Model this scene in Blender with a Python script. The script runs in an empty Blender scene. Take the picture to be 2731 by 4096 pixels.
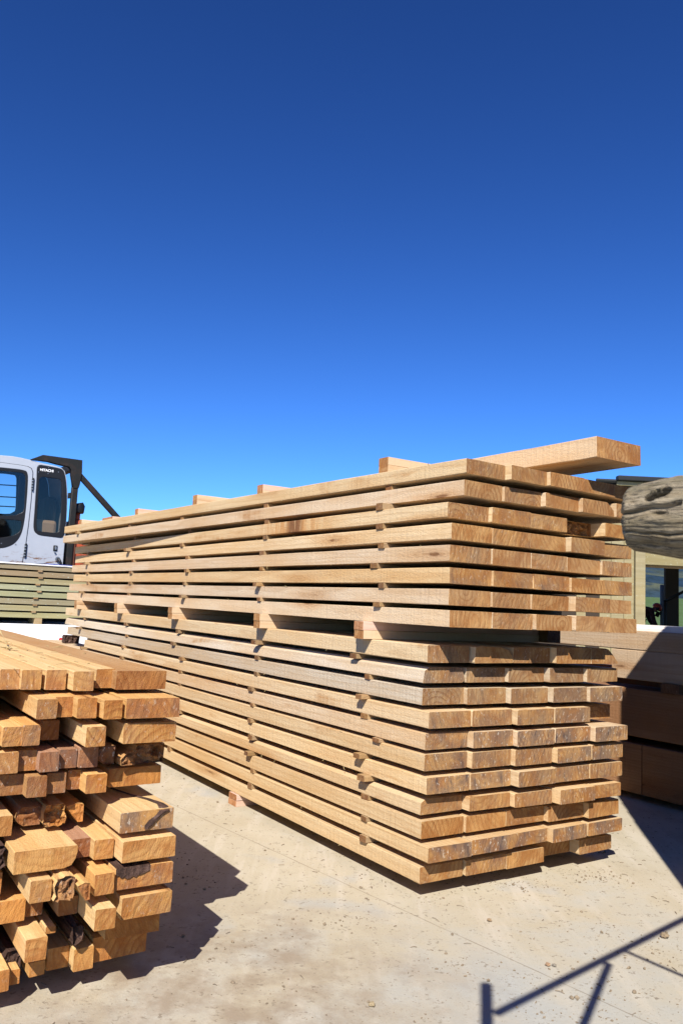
import bpy, bmesh, math, random
from mathutils import Vector, Matrix, noise
R = math.radians
rng = random.Random(11)
sc = bpy.context.scene
SKY_GAMMA = 1.5
SKY_TINT = (.75 * .316 * .625, 1.24 * .316 * .625, 1.88 * .316 * .625)
col = sc.collection

# ------------------------------------------------------------------ frame of the yard
PSI = 2.15368                      # heading of the timber lengths
DU = Vector((math.cos(PSI), math.sin(PSI), 0))      # away along the lengths
DV = Vector((DU.y, -DU.x, 0))                       # across the ends
O = Vector((0.37263, 2.86531, 0))
ROT_LEN = PSI + math.pi            # local -x runs along +u, local y along +v
ROT_ACR = PSI + math.pi / 2        # local -x runs along +v, local y along -u
ROT_FACE = PSI - math.pi / 2       # local x along +v, local y along +u

def W(u, v, z):
    return O + DU * u + DV * v + Vector((0, 0, z))

# ------------------------------------------------------------------ object helpers
def link(name, mesh, mats=(), parent=None, loc=None, rotz=None):
    o = bpy.data.objects.new(name, mesh)
    col.objects.link(o)
    if mesh is not None:
        for m in mats:
            mesh.materials.append(m)
    if parent is not None:
        o.parent = parent
    if loc is not None:
        o.location = loc
    if rotz is not None:
        o.rotation_euler = (0, 0, rotz)
    return o

def tag(o, label, cat, group=None):
    o['label'] = label
    o['category'] = cat
    if group:
        o['group'] = group
    return o

def thing(name, label, cat, loc=(0, 0, 0), rotz=0, group=None):
    o = link(name, None, loc=loc, rotz=rotz)
    o.empty_display_size = .1
    return tag(o, label, cat, group)

def struct(o, kind='structure'):
    o['kind'] = kind
    return o

def mesh_of(bm, smooth=False):
    me = bpy.data.meshes.new('m')
    bmesh.ops.recalc_face_normals(bm, faces=bm.faces[:])
    bm.to_mesh(me)
    bm.free()
    if smooth:
        for p in me.polygons:
            p.use_smooth = True
    return me

def box_bm(bm, lo, hi, bev=0.0, mi=0):
    lo, hi = Vector(lo), Vector(hi)
    r = bmesh.ops.create_cube(bm, size=1)
    for v in r['verts']:
        v.co = Vector(((v.co.x + .5) * (hi.x - lo.x) + lo.x, (v.co.y + .5) * (hi.y - lo.y) + lo.y, (v.co.z + .5) * (hi.z - lo.z) + lo.z))
    fs = set(f for v in r['verts'] for f in v.link_faces)
    for f in fs:
        f.material_index = mi
    if bev:
        es = list(set(e for v in r['verts'] for e in v.link_edges))
        bmesh.ops.bevel(bm, geom=es, offset=bev, segments=2, affect='EDGES', profile=.5)

def box(name, lo, hi, mat, parent=None, bev=.004, loc=None, rotz=None):
    bm = bmesh.new()
    box_bm(bm, lo, hi, bev)
    return link(name, mesh_of(bm), [mat], parent, loc, rotz)

def tube_bm(bm, pts, r, n=12, cap=True):
    """a round bar through the points; r a number or a list"""
    pts = [Vector(p) for p in pts]
    rs = r if isinstance(r, (list, tuple)) else [r] * len(pts)
    rings = []
    up = Vector((0, 0, 1))
    for i, p in enumerate(pts):
        t = (pts[min(i + 1, len(pts) - 1)] - pts[max(i - 1, 0)]).normalized()
        a = t.cross(up if abs(t.z) < .95 else Vector((1, 0, 0))).normalized()
        b = t.cross(a)
        rings.append([bm.verts.new(p + (a * math.cos(2 * math.pi * k / n) + b * math.sin(2 * math.pi * k / n)) * rs[i]) for k in range(n)])
    for A, B in zip(rings, rings[1:]):
        for k in range(n):
            bm.faces.new((A[k], A[(k + 1) % n], B[(k + 1) % n], B[k]))
    if cap:
        bm.faces.new(rings[0][::-1])
        bm.faces.new(rings[-1])

def tube(name, pts, r, mat, parent=None, n=12, smooth=True, loc=None, rotz=None):
    bm = bmesh.new()
    tube_bm(bm, pts, r, n)
    me = mesh_of(bm)
    if smooth:
        for p in me.polygons:
            p.use_smooth = len(p.vertices) == 4
    return link(name, me, [mat], parent, loc, rotz)

def rounded(pts, it=2, q=.25):
    for _ in range(it):
        out = []
        n = len(pts)
        for i in range(n):
            a, b = Vector(pts[i]), Vector(pts[(i + 1) % n])
            out += [a.lerp(b, q), a.lerp(b, 1 - q)]
        pts = [tuple(p) for p in out]
    return pts

def plate(name, outline, depth, thick, mat, parent=None, holes=(), bev=.003):
    """a sheet with holes cut from outlines in (across, height); its front face stands at depth"""
    cu = bpy.data.curves.new('c', 'CURVE')
    cu.dimensions = '2D'
    cu.fill_mode = 'BOTH'
    cu.extrude = max(thick / 2 - bev, .0005)
    cu.bevel_depth = bev
    cu.bevel_resolution = 1
    cu.offset = -bev
    for pts in [outline] + list(holes):
        s = cu.splines.new('POLY')
        s.points.add(len(pts) - 1)
        for p, q in zip(s.points, pts):
            p.co = (q[0], q[1], 0, 1)
        s.use_cyclic_u = True
    tmp = bpy.data.objects.new('t', cu)
    col.objects.link(tmp)
    dg = bpy.context.evaluated_depsgraph_get()
    me = bpy.data.meshes.new_from_object(tmp.evaluated_get(dg))
    bpy.data.objects.remove(tmp)
    for v in me.vertices:
        x, y, z = v.co
        v.co = (x, depth + thick / 2 - z, y)
    me.materials.clear()
    return link(name, me, [mat], parent)

# ------------------------------------------------------------------ material helpers
class NT:
    def __init__(self, name):
        self.m = bpy.data.materials.new(name)
        self.m.use_nodes = True
        self.t = self.m.node_tree
        self.t.nodes.clear()
        self.out = self.n('ShaderNodeOutputMaterial')
        self.b = self.n('ShaderNodeBsdfPrincipled')
        self.l(self.b.outputs[0], self.out.inputs[0])
    def n(self, kind, **kw):
        x = self.t.nodes.new(kind)
        for k, v in kw.items():
            setattr(x, k, v)
        return x
    def l(self, a, b):
        self.t.links.new(a, b)
    def put(self, sock, v):
        if hasattr(v, 'is_linked') or isinstance(v, bpy.types.NodeSocket):
            self.l(v, sock)
        else:
            if isinstance(v, (tuple, list)) and len(v) == 3 and sock.type == 'RGBA':
                v = (*v, 1)
            sock.default_value = v
    def math(self, op, a, b=0.0, c=0.0, clamp=False):
        x = self.n('ShaderNodeMath', operation=op, use_clamp=clamp)
        for i, v in enumerate((a, b, c)):
            if i < len(x.inputs):
                self.put(x.inputs[i], v)
        return x.outputs[0]
    def vmath(self, op, a, b=(0, 0, 0)):
        x = self.n('ShaderNodeVectorMath', operation=op)
        self.put(x.inputs[0], a)
        self.put(x.inputs[1], b)
        return x.outputs[0]
    def mix(self, f, a, b, mode='MIX'):
        x = self.n('ShaderNodeMix', data_type='RGBA', blend_type=mode, clamp_factor=True)
        self.put(x.inputs[0], f)
        self.put(x.inputs[6], a)
        self.put(x.inputs[7], b)
        return x.outputs[2]
    def ramp(self, f, stops):
        x = self.n('ShaderNodeValToRGB')
        e = x.color_ramp.elements
        while len(e) < len(stops):
            e.new(.5)
        for el, (p, c) in zip(e, stops):
            el.position = p
            el.color = (c, c, c, 1) if isinstance(c, (int, float)) else (*c, 1)
        self.l(f, x.inputs[0])
        return x.outputs[0]
    def noise(self, vec, scale, detail=4, rough=.55, dist=0.0):
        x = self.n('ShaderNodeTexNoise')
        self.put(x.inputs['Vector'], vec)
        x.inputs['Scale'].default_value = scale
        x.inputs['Detail'].default_value = detail
        x.inputs['Roughness'].default_value = rough
        x.inputs['Distortion'].default_value = dist
        return x.outputs[0]
    def map(self, vec, scale=(1, 1, 1), loc=(0, 0, 0), rot=(0, 0, 0)):
        x = self.n('ShaderNodeMapping')
        self.put(x.inputs[0], vec)
        x.inputs['Scale'].default_value = scale
        x.inputs['Location'].default_value = loc
        x.inputs['Rotation'].default_value = rot
        return x.outputs[0]
    def bump(self, h, strength, dist=.01):
        x = self.n('ShaderNodeBump')
        x.inputs['Strength'].default_value = strength
        x.inputs['Distance'].default_value = dist
        self.put(x.inputs['Height'], h)
        self.l(x.outputs[0], self.b.inputs['Normal'])
    def done(self, color, rough=.7, spec=.3, metal=0, alb=.74):
        if isinstance(color, tuple):
            color = tuple(x * alb for x in color)
        else:
            color = self.mix(1, color, (alb, alb, alb), 'MULTIPLY')
        self.put(self.b.inputs['Base Color'], color)
        self.put(self.b.inputs['Roughness'], rough)
        self.b.inputs['Specular IOR Level'].default_value = spec
        self.b.inputs['Metallic'].default_value = metal
        return self.m

def wood_coords(k):
    tc = k.n('ShaderNodeTexCoord').outputs['Object']
    oi = k.n('ShaderNodeObjectInfo')
    rnd = oi.outputs['Random']
    r2 = k.math('FRACT', k.math('MULTIPLY', rnd, 17.31))
    r3 = k.math('FRACT', k.math('MULTIPLY', rnd, 91.7))
    c = k.n('ShaderNodeCombineXYZ')
    k.l(k.math('MULTIPLY', rnd, 61.0), c.inputs[0])
    k.l(k.math('MULTIPLY_ADD', r2, .34, -.27), c.inputs[1])
    k.l(k.math('MULTIPLY_ADD', r3, .22, -.17), c.inputs[2])
    p = k.vmath('ADD', tc, c.outputs[0])
    # noise inputs shifted far per board, ring centre kept near the board
    c2 = k.n('ShaderNodeCombineXYZ')
    k.l(k.math('MULTIPLY', r2, 40.0), c2.inputs[1])
    k.l(k.math('MULTIPLY', r3, 40.0), c2.inputs[2])
    q = k.vmath('ADD', p, c2.outputs[0])
    return tc, p, q, oi, rnd, r2, r3

def rings(k, p, scale, dist, det=2.0, dsc=1.0):
    w = k.n('ShaderNodeTexWave', wave_type='RINGS', rings_direction='X', wave_profile='SAW')
    k.l(p, w.inputs['Vector'])
    w.inputs['Scale'].default_value = scale
    w.inputs['Distortion'].default_value = dist
    w.inputs['Detail'].default_value = det
    w.inputs['Detail Scale'].default_value = dsc
    return w.outputs['Fac']

def sawn_side(name, contrast=1.0, fuzz=.5, scar=None):
    k = NT(name)
    tc, p, q, oi, rnd, r2, r3 = wood_coords(k)
    base = oi.outputs['Color']
    rg = rings(k, k.map(p, (.13, 1, 1)), 19, 5.0, 2.5, .8)
    late = k.ramp(rg, [(0, .0), (.55, .15), (.86, 1), (1, .1)])
    c = k.mix(k.math('MULTIPLY', late, .44 * contrast), base, k.mix(1, base, (.66, .52, .40), 'MULTIPLY'))
    big = k.noise(k.map(q, (.9, 5, 5)), 1.4, 4, .6)
    c = k.mix(k.ramp(big, [(.40, 0), (.68, .75 * contrast)]), c, k.mix(1, base, (.86, .68, .46), 'MULTIPLY'))
    grey = k.noise(k.map(q, (.5, 3, 3), (3, 7, 1)), 1.1, 5, .6)
    c = k.mix(k.ramp(grey, [(.5, 0), (.72, .5)]), c, k.mix(1, base, (.90, .90, .90), 'MULTIPLY'))
    streak = k.noise(k.map(q, (2.2, 60, 60)), 1.0, 4, .65)
    c = k.mix(k.ramp(streak, [(.34, .30), (.52, 0)]), c, k.mix(1, base, (.76, .64, .50), 'MULTIPLY'))
    pale = k.noise(k.map(q, (9, 40, 40), (9, 1, 4)), 1.0, 5, .7)
    c = k.mix(k.ramp(pale, [(.58, 0), (.75, .5)]), c, k.mix(1, base, (1.14, 1.14, 1.12), 'MULTIPLY'))
    # saw marks across the board
    saw = k.noise(k.map(q, (70, 3, 3), (0, 0, 0), (0, R(8), 0)), 1.0, 2, .5)
    c = k.mix(k.ramp(saw, [(.3, .14), (.48, 0)]), c, k.mix(1, base, (.7, .62, .55), 'MULTIPLY'))
    # knots with a flare of darker grain along the board
    vo = k.n('ShaderNodeTexVoronoi', feature='F1')
    k.l(k.map(q, (1.25, 9, 9)), vo.inputs['Vector'])
    vo.inputs['Scale'].default_value = 1.0
    wob = k.noise(k.map(q, (16, 26, 26)), 1, 3)
    kd = k.math('ADD', vo.outputs['Distance'], k.math('MULTIPLY_ADD', wob, .16, -.08))
    c = k.mix(k.ramp(kd, [(.12, .55), (.30, 0)]), c, k.mix(1, base, (.72, .52, .34), 'MULTIPLY'))
    kr = k.math('SINE', k.math('MULTIPLY', kd, 120.0))
    c = k.mix(k.math('MULTIPLY', k.ramp(kd, [(.03, .6), (.17, 0)]), k.math('MULTIPLY_ADD', kr, .5, .5)), c, k.mix(1, base, (.5, .33, .2), 'MULTIPLY'))
    c = k.mix(k.ramp(kd, [(.030, .9), (.060, 0)]), c, k.mix(1, base, (.30, .18, .11), 'MULTIPLY'))
    # brown heart streaks on some boards
    hs = k.noise(k.map(q, (1.0, 7, 7), (2, 8, 5)), 1.2, 4, .6, .6)
    hb = k.noise(k.map(q, (28, 4, 4), (2, 8, 5), (0, 0, R(20))), 1.0, 3, .6)
    c = k.mix(k.math('MULTIPLY', k.ramp(hs, [(.62, 0), (.72, .8)]), k.ramp(hb, [(.35, .25), (.6, 1)])), c, k.mix(1, base, (.60, .38, .20), 'MULTIPLY'))
    if scar:        # a dark bark-stained stretch with pale ribs across it
        sx = k.n('ShaderNodeSeparateXYZ')
        k.l(tc, sx.inputs[0])
        dx = k.math('DIVIDE', k.math('ABSOLUTE', k.math('ADD', sx.outputs[0], scar[0])), scar[1])
        rib = k.noise(k.map(tc, (26, 5, 5), (0, 0, 0), (0, R(25), 0)), 1.0, 3, .6)
        body = k.math('MULTIPLY', k.ramp(dx, [(.25, 1), (1, 0)]), k.ramp(rib, [(.42, 0), (.55, 1)]))
        core = k.math('MULTIPLY', k.ramp(k.math('DIVIDE', k.math('ABSOLUTE', k.math('ADD', sx.outputs[0], scar[0] - .02)), .09), [(.4, 1), (1, 0)]), k.ramp(rib, [(.36, 0), (.5, .9)]))
        c = k.mix(k.math('MULTIPLY', body, .8), c, k.mix(1, base, (.72, .46, .26), 'MULTIPLY'))
        c = k.mix(core, c, (.20, .085, .035))
    fz = k.noise(k.map(q, (55, 160, 160)), 1.0, 5, .7)
    k.bump(k.math('ADD', k.math('MULTIPLY', saw, .7), fz), fuzz, .006)
    return k.done(c, .82, .2)

def sawn_end(name, dark=1.0):
    k = NT(name)
    tc, p, q, oi, rnd, r2, r3 = wood_coords(k)
    base = k.mix(1, oi.outputs['Color'], (.715, .53, .335), 'MULTIPLY')
    stain = oi.outputs['Alpha']
    rg = rings(k, p, 17, 3.4, 3, 1.3)
    late = k.ramp(rg, [(0, .05), (.5, .2), (.85, 1), (1, .1)])
    c = k.mix(k.math('MULTIPLY', late, k.math('MULTIPLY_ADD', r3, .55, .42)), base, k.mix(1, base, (.56, .39, .26), 'MULTIPLY'))
    bl = k.noise(q, 13, 4, .6, .5)
    c = k.mix(k.ramp(bl, [(.42, 0), (.60, .9)]), c, k.mix(1, base, (.68, .50, .34), 'MULTIPLY'))
    pl = k.noise(k.vmath('ADD', q, (5, 5, 5)), 9, 3, .55)
    c = k.mix(k.ramp(pl, [(.5, 0), (.72, .7)]), c, k.mix(1, base, (1.22, 1.2, 1.1), 'MULTIPLY'))
    # slanting chain-saw strokes, at an angle of each board's own
    vr = k.n('ShaderNodeVectorRotate', rotation_type='X_AXIS')
    k.l(q, vr.inputs['Vector'])
    k.l(k.math('MULTIPLY_ADD', r2, .9, -.45), vr.inputs['Angle'])
    ch = k.n('ShaderNodeMapping')
    k.l(vr.outputs[0], ch.inputs[0])
    ch.inputs['Scale'].default_value = (1, 85, 15)
    r4 = k.math('FRACT', k.math('MULTIPLY', rnd, 311.3))
    st = k.noise(ch.outputs[0], 1.0, 3, .6)
    c = k.mix(k.math('MULTIPLY', k.ramp(st, [(.38, .8), (.52, 0)]), k.math('MULTIPLY_ADD', r4, .65, .0)), c, k.mix(1, base, (.55, .40, .28), 'MULTIPLY'))
    # weather and sap stain, strongest on boards with a high stain value
    sn = k.noise(k.vmath('ADD', q, (11, 3, 8)), 11, 5, .65, .4)
    sm = k.math('MULTIPLY', k.ramp(sn, [(.36, 0), (.62, 1)]), stain, clamp=True)
    c = k.mix(k.math('MULTIPLY', sm, .85), c, (.19, .135, .105))
    s2 = k.math('MULTIPLY', k.math('MULTIPLY', k.ramp(k.noise(ch.outputs[0], .55, 5, .7), [(.52, 0), (.62, 1)]), k.ramp(sn, [(.42, 0), (.6, 1)])), stain, clamp=True)
    c = k.mix(k.math('MULTIPLY', s2, .75), c, (.06, .045, .05))
    # dried pitch flecks
    fl = k.noise(k.map(vr.outputs[0], (1, 105, 62)), 1.0, 3, .7)
    fm = k.math('MULTIPLY', k.ramp(fl, [(.60, 0), (.66, 1)]), k.math('MULTIPLY_ADD', stain, 1.0, -.02), clamp=True)
    c = k.mix(k.math('MULTIPLY', fm, .6), c, (.78, .68, .55))
    fz = k.noise(q, 240, 4, .7)
    k.bump(k.math('ADD', k.math('MULTIPLY', st, 1.6), fz), .55, .005)
    return k.done(c, .8, .25)

M_SIDE = sawn_side('sawn_side')
M_END = sawn_end('sawn_end')
M_SCAR = sawn_side('scarred_side', 1.0, .5, (1.10, .42))
M_PLANED = sawn_side('clean_batten_side', .55, .15)

def flat(name, colr, rough=.6, spec=.3, metal=0, var=.12, scale=8, bump=0.0, alb=.74):
    k = NT(name)
    tc = k.n('ShaderNodeTexCoord').outputs['Object']
    n1 = k.noise(tc, scale, 6, .6)
    c = k.mix(k.ramp(n1, [(.35, var), (.65, 0)]), colr, tuple(x * .45 for x in colr))
    if bump:
        k.bump(k.noise(tc, scale * 9, 4, .6), bump, .004)
    return k.done(c, k.math('MULTIPLY_ADD', n1, .2, rough - .1), spec, metal, alb)

def bark_mat():
    k = NT('bark')
    tc = k.n('ShaderNodeTexCoord').outputs['Object']
    n1 = k.noise(k.map(tc, (6, 40, 40)), 1, 6, .65)
    c = k.ramp(n1, [(.3, (.03, .018, .014)), (.55, (.10, .055, .04)), (.75, (.22, .14, .11))])
    k.bump(n1, 1.0, .012)
    return k.done(c, .85, .2)

def log_mat():
    k = NT('weathered_log_wood')
    tc = k.n('ShaderNodeTexCoord').outputs['Object']
    n1 = k.noise(k.map(tc, (3, 26, 26)), 1, 6, .65, .3)
    n2 = k.noise(k.map(tc, (1.5, 6, 6), (3, 2, 1)), 1.6, 4, .6)
    n3 = k.noise(k.map(tc, (8, 110, 110)), 1, 4, .7)
    c = k.ramp(n1, [(.30, (.07, .053, .035)), (.43, (.24, .185, .11)), (.56, (.35, .28, .185)), (.7, (.48, .40, .285))])
    c = k.mix(k.ramp(n2, [(.45, 0), (.7, .6)]), c, (.22, .21, .15))
    c = k.mix(k.ramp(n3, [(.40, .8), (.50, 0)]), c, (.06, .05, .04))
    k.bump(k.math('ADD', n1, k.math('MULTIPLY', n3, .6)), .8, .008)
    return k.done(c, .88, .2)

def treated_mat():
    """green-tinged preservative treated timber, tint from the object's colour"""
    k = NT('treated_timber')
    tc, p, q, oi, rnd, r2, r3 = wood_coords(k)
    base = oi.outputs['Color']
    n1 = k.noise(k.map(q, (1.2, 22, 22)), 1, 5, .6)
    c = k.mix(k.ramp(n1, [(.35, .6), (.6, 0)]), base, k.mix(1, base, (.66, .62, .5), 'MULTIPLY'))
    n2 = k.noise(k.map(q, (.6, 3, 3)), 2, 3)
    c = k.mix(k.ramp(n2, [(.45, 0), (.7, .5)]), c, k.mix(1, base, (1.15, 1.05, .8), 'MULTIPLY'))
    sp = k.noise(k.map(q, (30, 60, 60)), 1, 2)
    c = k.mix(k.ramp(sp, [(.66, 0), (.7, .6)]), c, (.55, .6, .5))
    return k.done(c, .75, .25)

def paint_mat():
    """worn pale blue-grey cab paint, rusting along the lower edge and scuffed"""
    k = NT('worn_cab_paint')
    tc = k.n('ShaderNodeTexCoord').outputs['Object']
    n1 = k.noise(tc, 5, 5, .6)
    c = k.mix(k.ramp(n1, [(.35, 0), (.7, .5)]), (.50, .535, .595), (.42, .46, .525))
    sep = k.n('ShaderNodeSeparateXYZ')
    k.l(tc, sep.inputs[0])
    low = k.ramp(k.math('MULTIPLY_ADD', sep.outputs[2], 5.0, -6.85), [(0, 1), (.35, .95), (.75, 0)])
    n2 = k.noise(k.map(tc, (7, 3, 26)), 1, 6, .7)
    rust = k.math('MULTIPLY', low, k.ramp(n2, [(.53, 0), (.60, 1)]), clamp=True)
    n3 = k.noise(k.vmath('ADD', tc, (4, 4, 4)), 16, 5, .7)
    rust = k.math('MAXIMUM', rust, k.ramp(n3, [(.72, 0), (.75, .8)]))
    c = k.mix(rust, c, (.20, .10, .05))
    return k.done(c, k.math('MULTIPLY_ADD', rust, .4, .38), .4)

def guard_mat():
    k = NT('scuffed_black_steel')
    tc = k.n('ShaderNodeTexCoord').outputs['Object']
    n1 = k.noise(tc, 6, 6, .65)
    n2 = k.noise(tc, 22, 5, .7)
    c = k.mix(k.ramp(n1, [(.48, 0), (.68, .75)]), (.012, .013, .012), (.05, .028, .02))
    c = k.mix(k.ramp(n2, [(.62, 0), (.7, .5)]), c, (.10, .095, .09))
    return k.done(c, .65, .3)

def slab_mat():
    k = NT('yard_concrete')
    geo = k.n('ShaderNodeNewGeometry').outputs['Position']
    n1 = k.noise(geo, .9, 6, .6, .3)
    n2 = k.noise(geo, 3.2, 7, .62, .4)
    n3 = k.noise(geo, 22, 6, .7)
    n4 = k.noise(k.map(geo, (1, 1, 1), (3, 1, 0), (0, 0, .5)), 7, 5, .65)
    n5 = k.noise(geo, 130, 3, .7)
    conc = k.mix(k.ramp(n3, [(.35, .5), (.65, 0)]), (.475, .48, .45), (.40, .402, .37))
    dust = k.mix(k.ramp(n2, [(.35, 0), (.7, .7)]), (.58, .515, .39), (.48, .405, .275))
    sep = k.n('ShaderNodeSeparateXYZ')
    k.l(geo, sep.inputs[0])
    # swept paler in the lane nearest the viewer, dusty round the stacks
    lane = k.math('ADD', k.math('MULTIPLY', sep.outputs[1], .62), k.math('MULTIPLY', sep.outputs[0], -.24))
    m = k.math('ADD', k.math('MULTIPLY_ADD', lane, .55, -1.22), k.math('MULTIPLY', k.math('ADD', n1, k.math('MULTIPLY', n2, .8)), 1.05))
    dm = k.ramp(m, [(.18, 0), (.62, .96)])
    c = k.mix(dm, conc, dust)
    c = k.mix(k.ramp(n4, [(.56, 0), (.70, .55)]), c, (.56, .50, .40))
    blue = k.noise(k.vmath('ADD', geo, (9, 2, 0)), 2.6, 4, .5)
    c = k.mix(k.ramp(blue, [(.60, 0), (.70, .55)]), c, (.45, .46, .45))
    c = k.mix(k.ramp(n5, [(.30, .8), (.38, 0)]), c, (.22, .17, .115))
    trk = k.noise(k.map(geo, (14, 1.6, 1), (0, 0, 0), (0, 0, R(-38))), 1, 4, .6)
    c = k.mix(k.math('MULTIPLY', k.ramp(trk, [(.52, 0), (.66, .5)]), dm), c, (.66, .59, .48))
    grit = k.math('MULTIPLY', k.ramp(n3, [(.52, 0), (.60, 1)]), k.ramp(k.noise(geo, 75, 3, .6), [(.54, 0), (.60, .8)]))
    c = k.mix(grit, c, (.23, .19, .14))
    # saw-cut joint in the slab
    a, b = Vector((.469, 2.592)), Vector((.833, 2.150))
    d = (b - a).normalized()
    nx, ny = -d.y, d.x
    dist = k.math('ABSOLUTE', k.math('ADD', k.math('ADD', k.math('MULTIPLY', sep.outputs[0], nx), k.math('MULTIPLY', sep.outputs[1], ny)), k.math('ADD', -(a.x * nx + a.y * ny), k.math('MULTIPLY_ADD', n2, .012, -.006))))
    j = k.math('MULTIPLY', k.ramp(dist, [(.001, 1), (.0035, 0)]), k.ramp(n4, [(.3, .25), (.6, .8)]))
    c = k.mix(j, c, (.20, .16, .11))
    # trodden bark dirt round the low pile
    dd = k.n('ShaderNodeVectorMath', operation='DISTANCE')
    k.l(geo, dd.inputs[0])
    dd.inputs[1].default_value = (-.25, 2.2, 0)
    dirt = k.math('MULTIPLY', k.ramp(k.math('MULTIPLY_ADD', dd.outputs['Value'], .5, k.math('MULTIPLY', n2, .35)), [(.30, .9), (.58, 0)]), k.ramp(n4, [(.4, .1), (.62, .8)]))
    c = k.mix(dirt, c, (.30, .225, .15))
    # grass beyond the yard
    rad = k.math('LENGTH', 0) if False else k.n('ShaderNodeVectorMath', operation='LENGTH')
    k.l(geo, rad.inputs[0])
    far = k.ramp(k.math('MULTIPLY', k.math('ADD', rad.outputs['Value'], k.math('MULTIPLY', n1, 6)), .01), [(.36, 0), (.42, 1)])
    c = k.mix(far, c, (.09, .13, .04))
    k.bump(k.math('ADD', k.math('MULTIPLY', n3, .7), n5), .35, .004)
    return k.done(c, .85, .2)

def grass_mat(name, a, b, scale):
    k = NT(name)
    geo = k.n('ShaderNodeNewGeometry').outputs['Position']
    n1 = k.noise(geo, scale, 6, .6)
    n2 = k.noise(geo, scale * 14, 4, .7)
    c = k.mix(k.ramp(n1, [(.35, 0), (.65, 1)]), a, b)
    c = k.mix(k.ramp(n2, [(.4, .35), (.6, 0)]), c, tuple(x * .6 for x in a))
    return k.done(c, .9, .1)

def glass_mat(name, tint, mixv):
    k = NT(name)
    k.t.nodes.remove(k.b)
    tr = k.n('ShaderNodeBsdfTransparent')
    tr.inputs[0].default_value = (*tint, 1)
    gl = k.n('ShaderNodeBsdfGlossy')
    gl.inputs['Roughness'].default_value = .03
    mx = k.n('ShaderNodeMixShader')
    mx.inputs[0].default_value = .045 + mixv
    k.l(tr.outputs[0], mx.inputs[1])
    k.l(gl.outputs[0], mx.inputs[2])
    k.l(mx.outputs[0], k.out.inputs[0])
    return k.m

M_BARK = bark_mat()
M_LOG = log_mat()
M_TREAT = treated_mat()
M_PAINT = paint_mat()
M_GUARD = guard_mat()
M_SLAB = slab_mat()
M_RUBBER = flat('window_seal_black', (.012, .012, .013), .45, .4)
M_DARK = flat('dark_trim', (.03, .03, .03), .7)
M_SEAT = flat('seat_cloth', (.55, .41, .28), .8)
M_ORANGE = flat('faded_orange_paint', (.55, .10, .035), .5, .4, 0, .3)
M_RUSTO = flat('rusty_red_paint', (.30, .11, .06), .7, .2, 0, .5)
M_CHROME = flat('dull_chrome', (.5, .5, .5), .35, .5, .8)
M_WHITE = flat('white_plastic_wrap', (.80, .81, .84), .35, .4, 0, .05, 8, 0, 1)
M_PALE = flat('pale_primed_wood', (.80, .74, .68), .6, .3, 0, .1, 20, 0, 1)
M_BLUE = flat('blue_print', (.03, .05, .28), .4)
M_RED = flat('red_print', (.62, .02, .03), .4)
M_LETTER = flat('white_lettering', (.85, .85, .85), .4, .3, 0, 0, 8, 0, 1)
M_GALV = flat('grey_galvanised_steel', (.20, .20, .19), .5, .4, .3)
M_ROOF = flat('dark_roof_steel', (.018, .021, .022), .5, .3)
M_INNER = flat('dark_inner_lining', (.05, .035, .022), .8)
M_STEEL = flat('painted_frame_steel', (.06, .06, .07), .5)
M_CLAD = flat('hut_cladding', (.20, .17, .13), .8, .2, 0, .5)
M_GLASS = glass_mat('cab_glass', (.80, .83, .86), .0)
M_GLASS_DARK = glass_mat('dark_cab_glass', (.80, .78, .74), .0)
M_STRAW = flat('dry_straw', (.55, .42, .20), .7)

# ------------------------------------------------------------------ timber
def chamfered(w, t, c=.0022, dw=0.0):
    return [(c, 0), (w - c, 0), (w, c), (w - dw, t - c), (w - c - dw, t), (c, t), (0, t - c), (0, c)]

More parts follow.
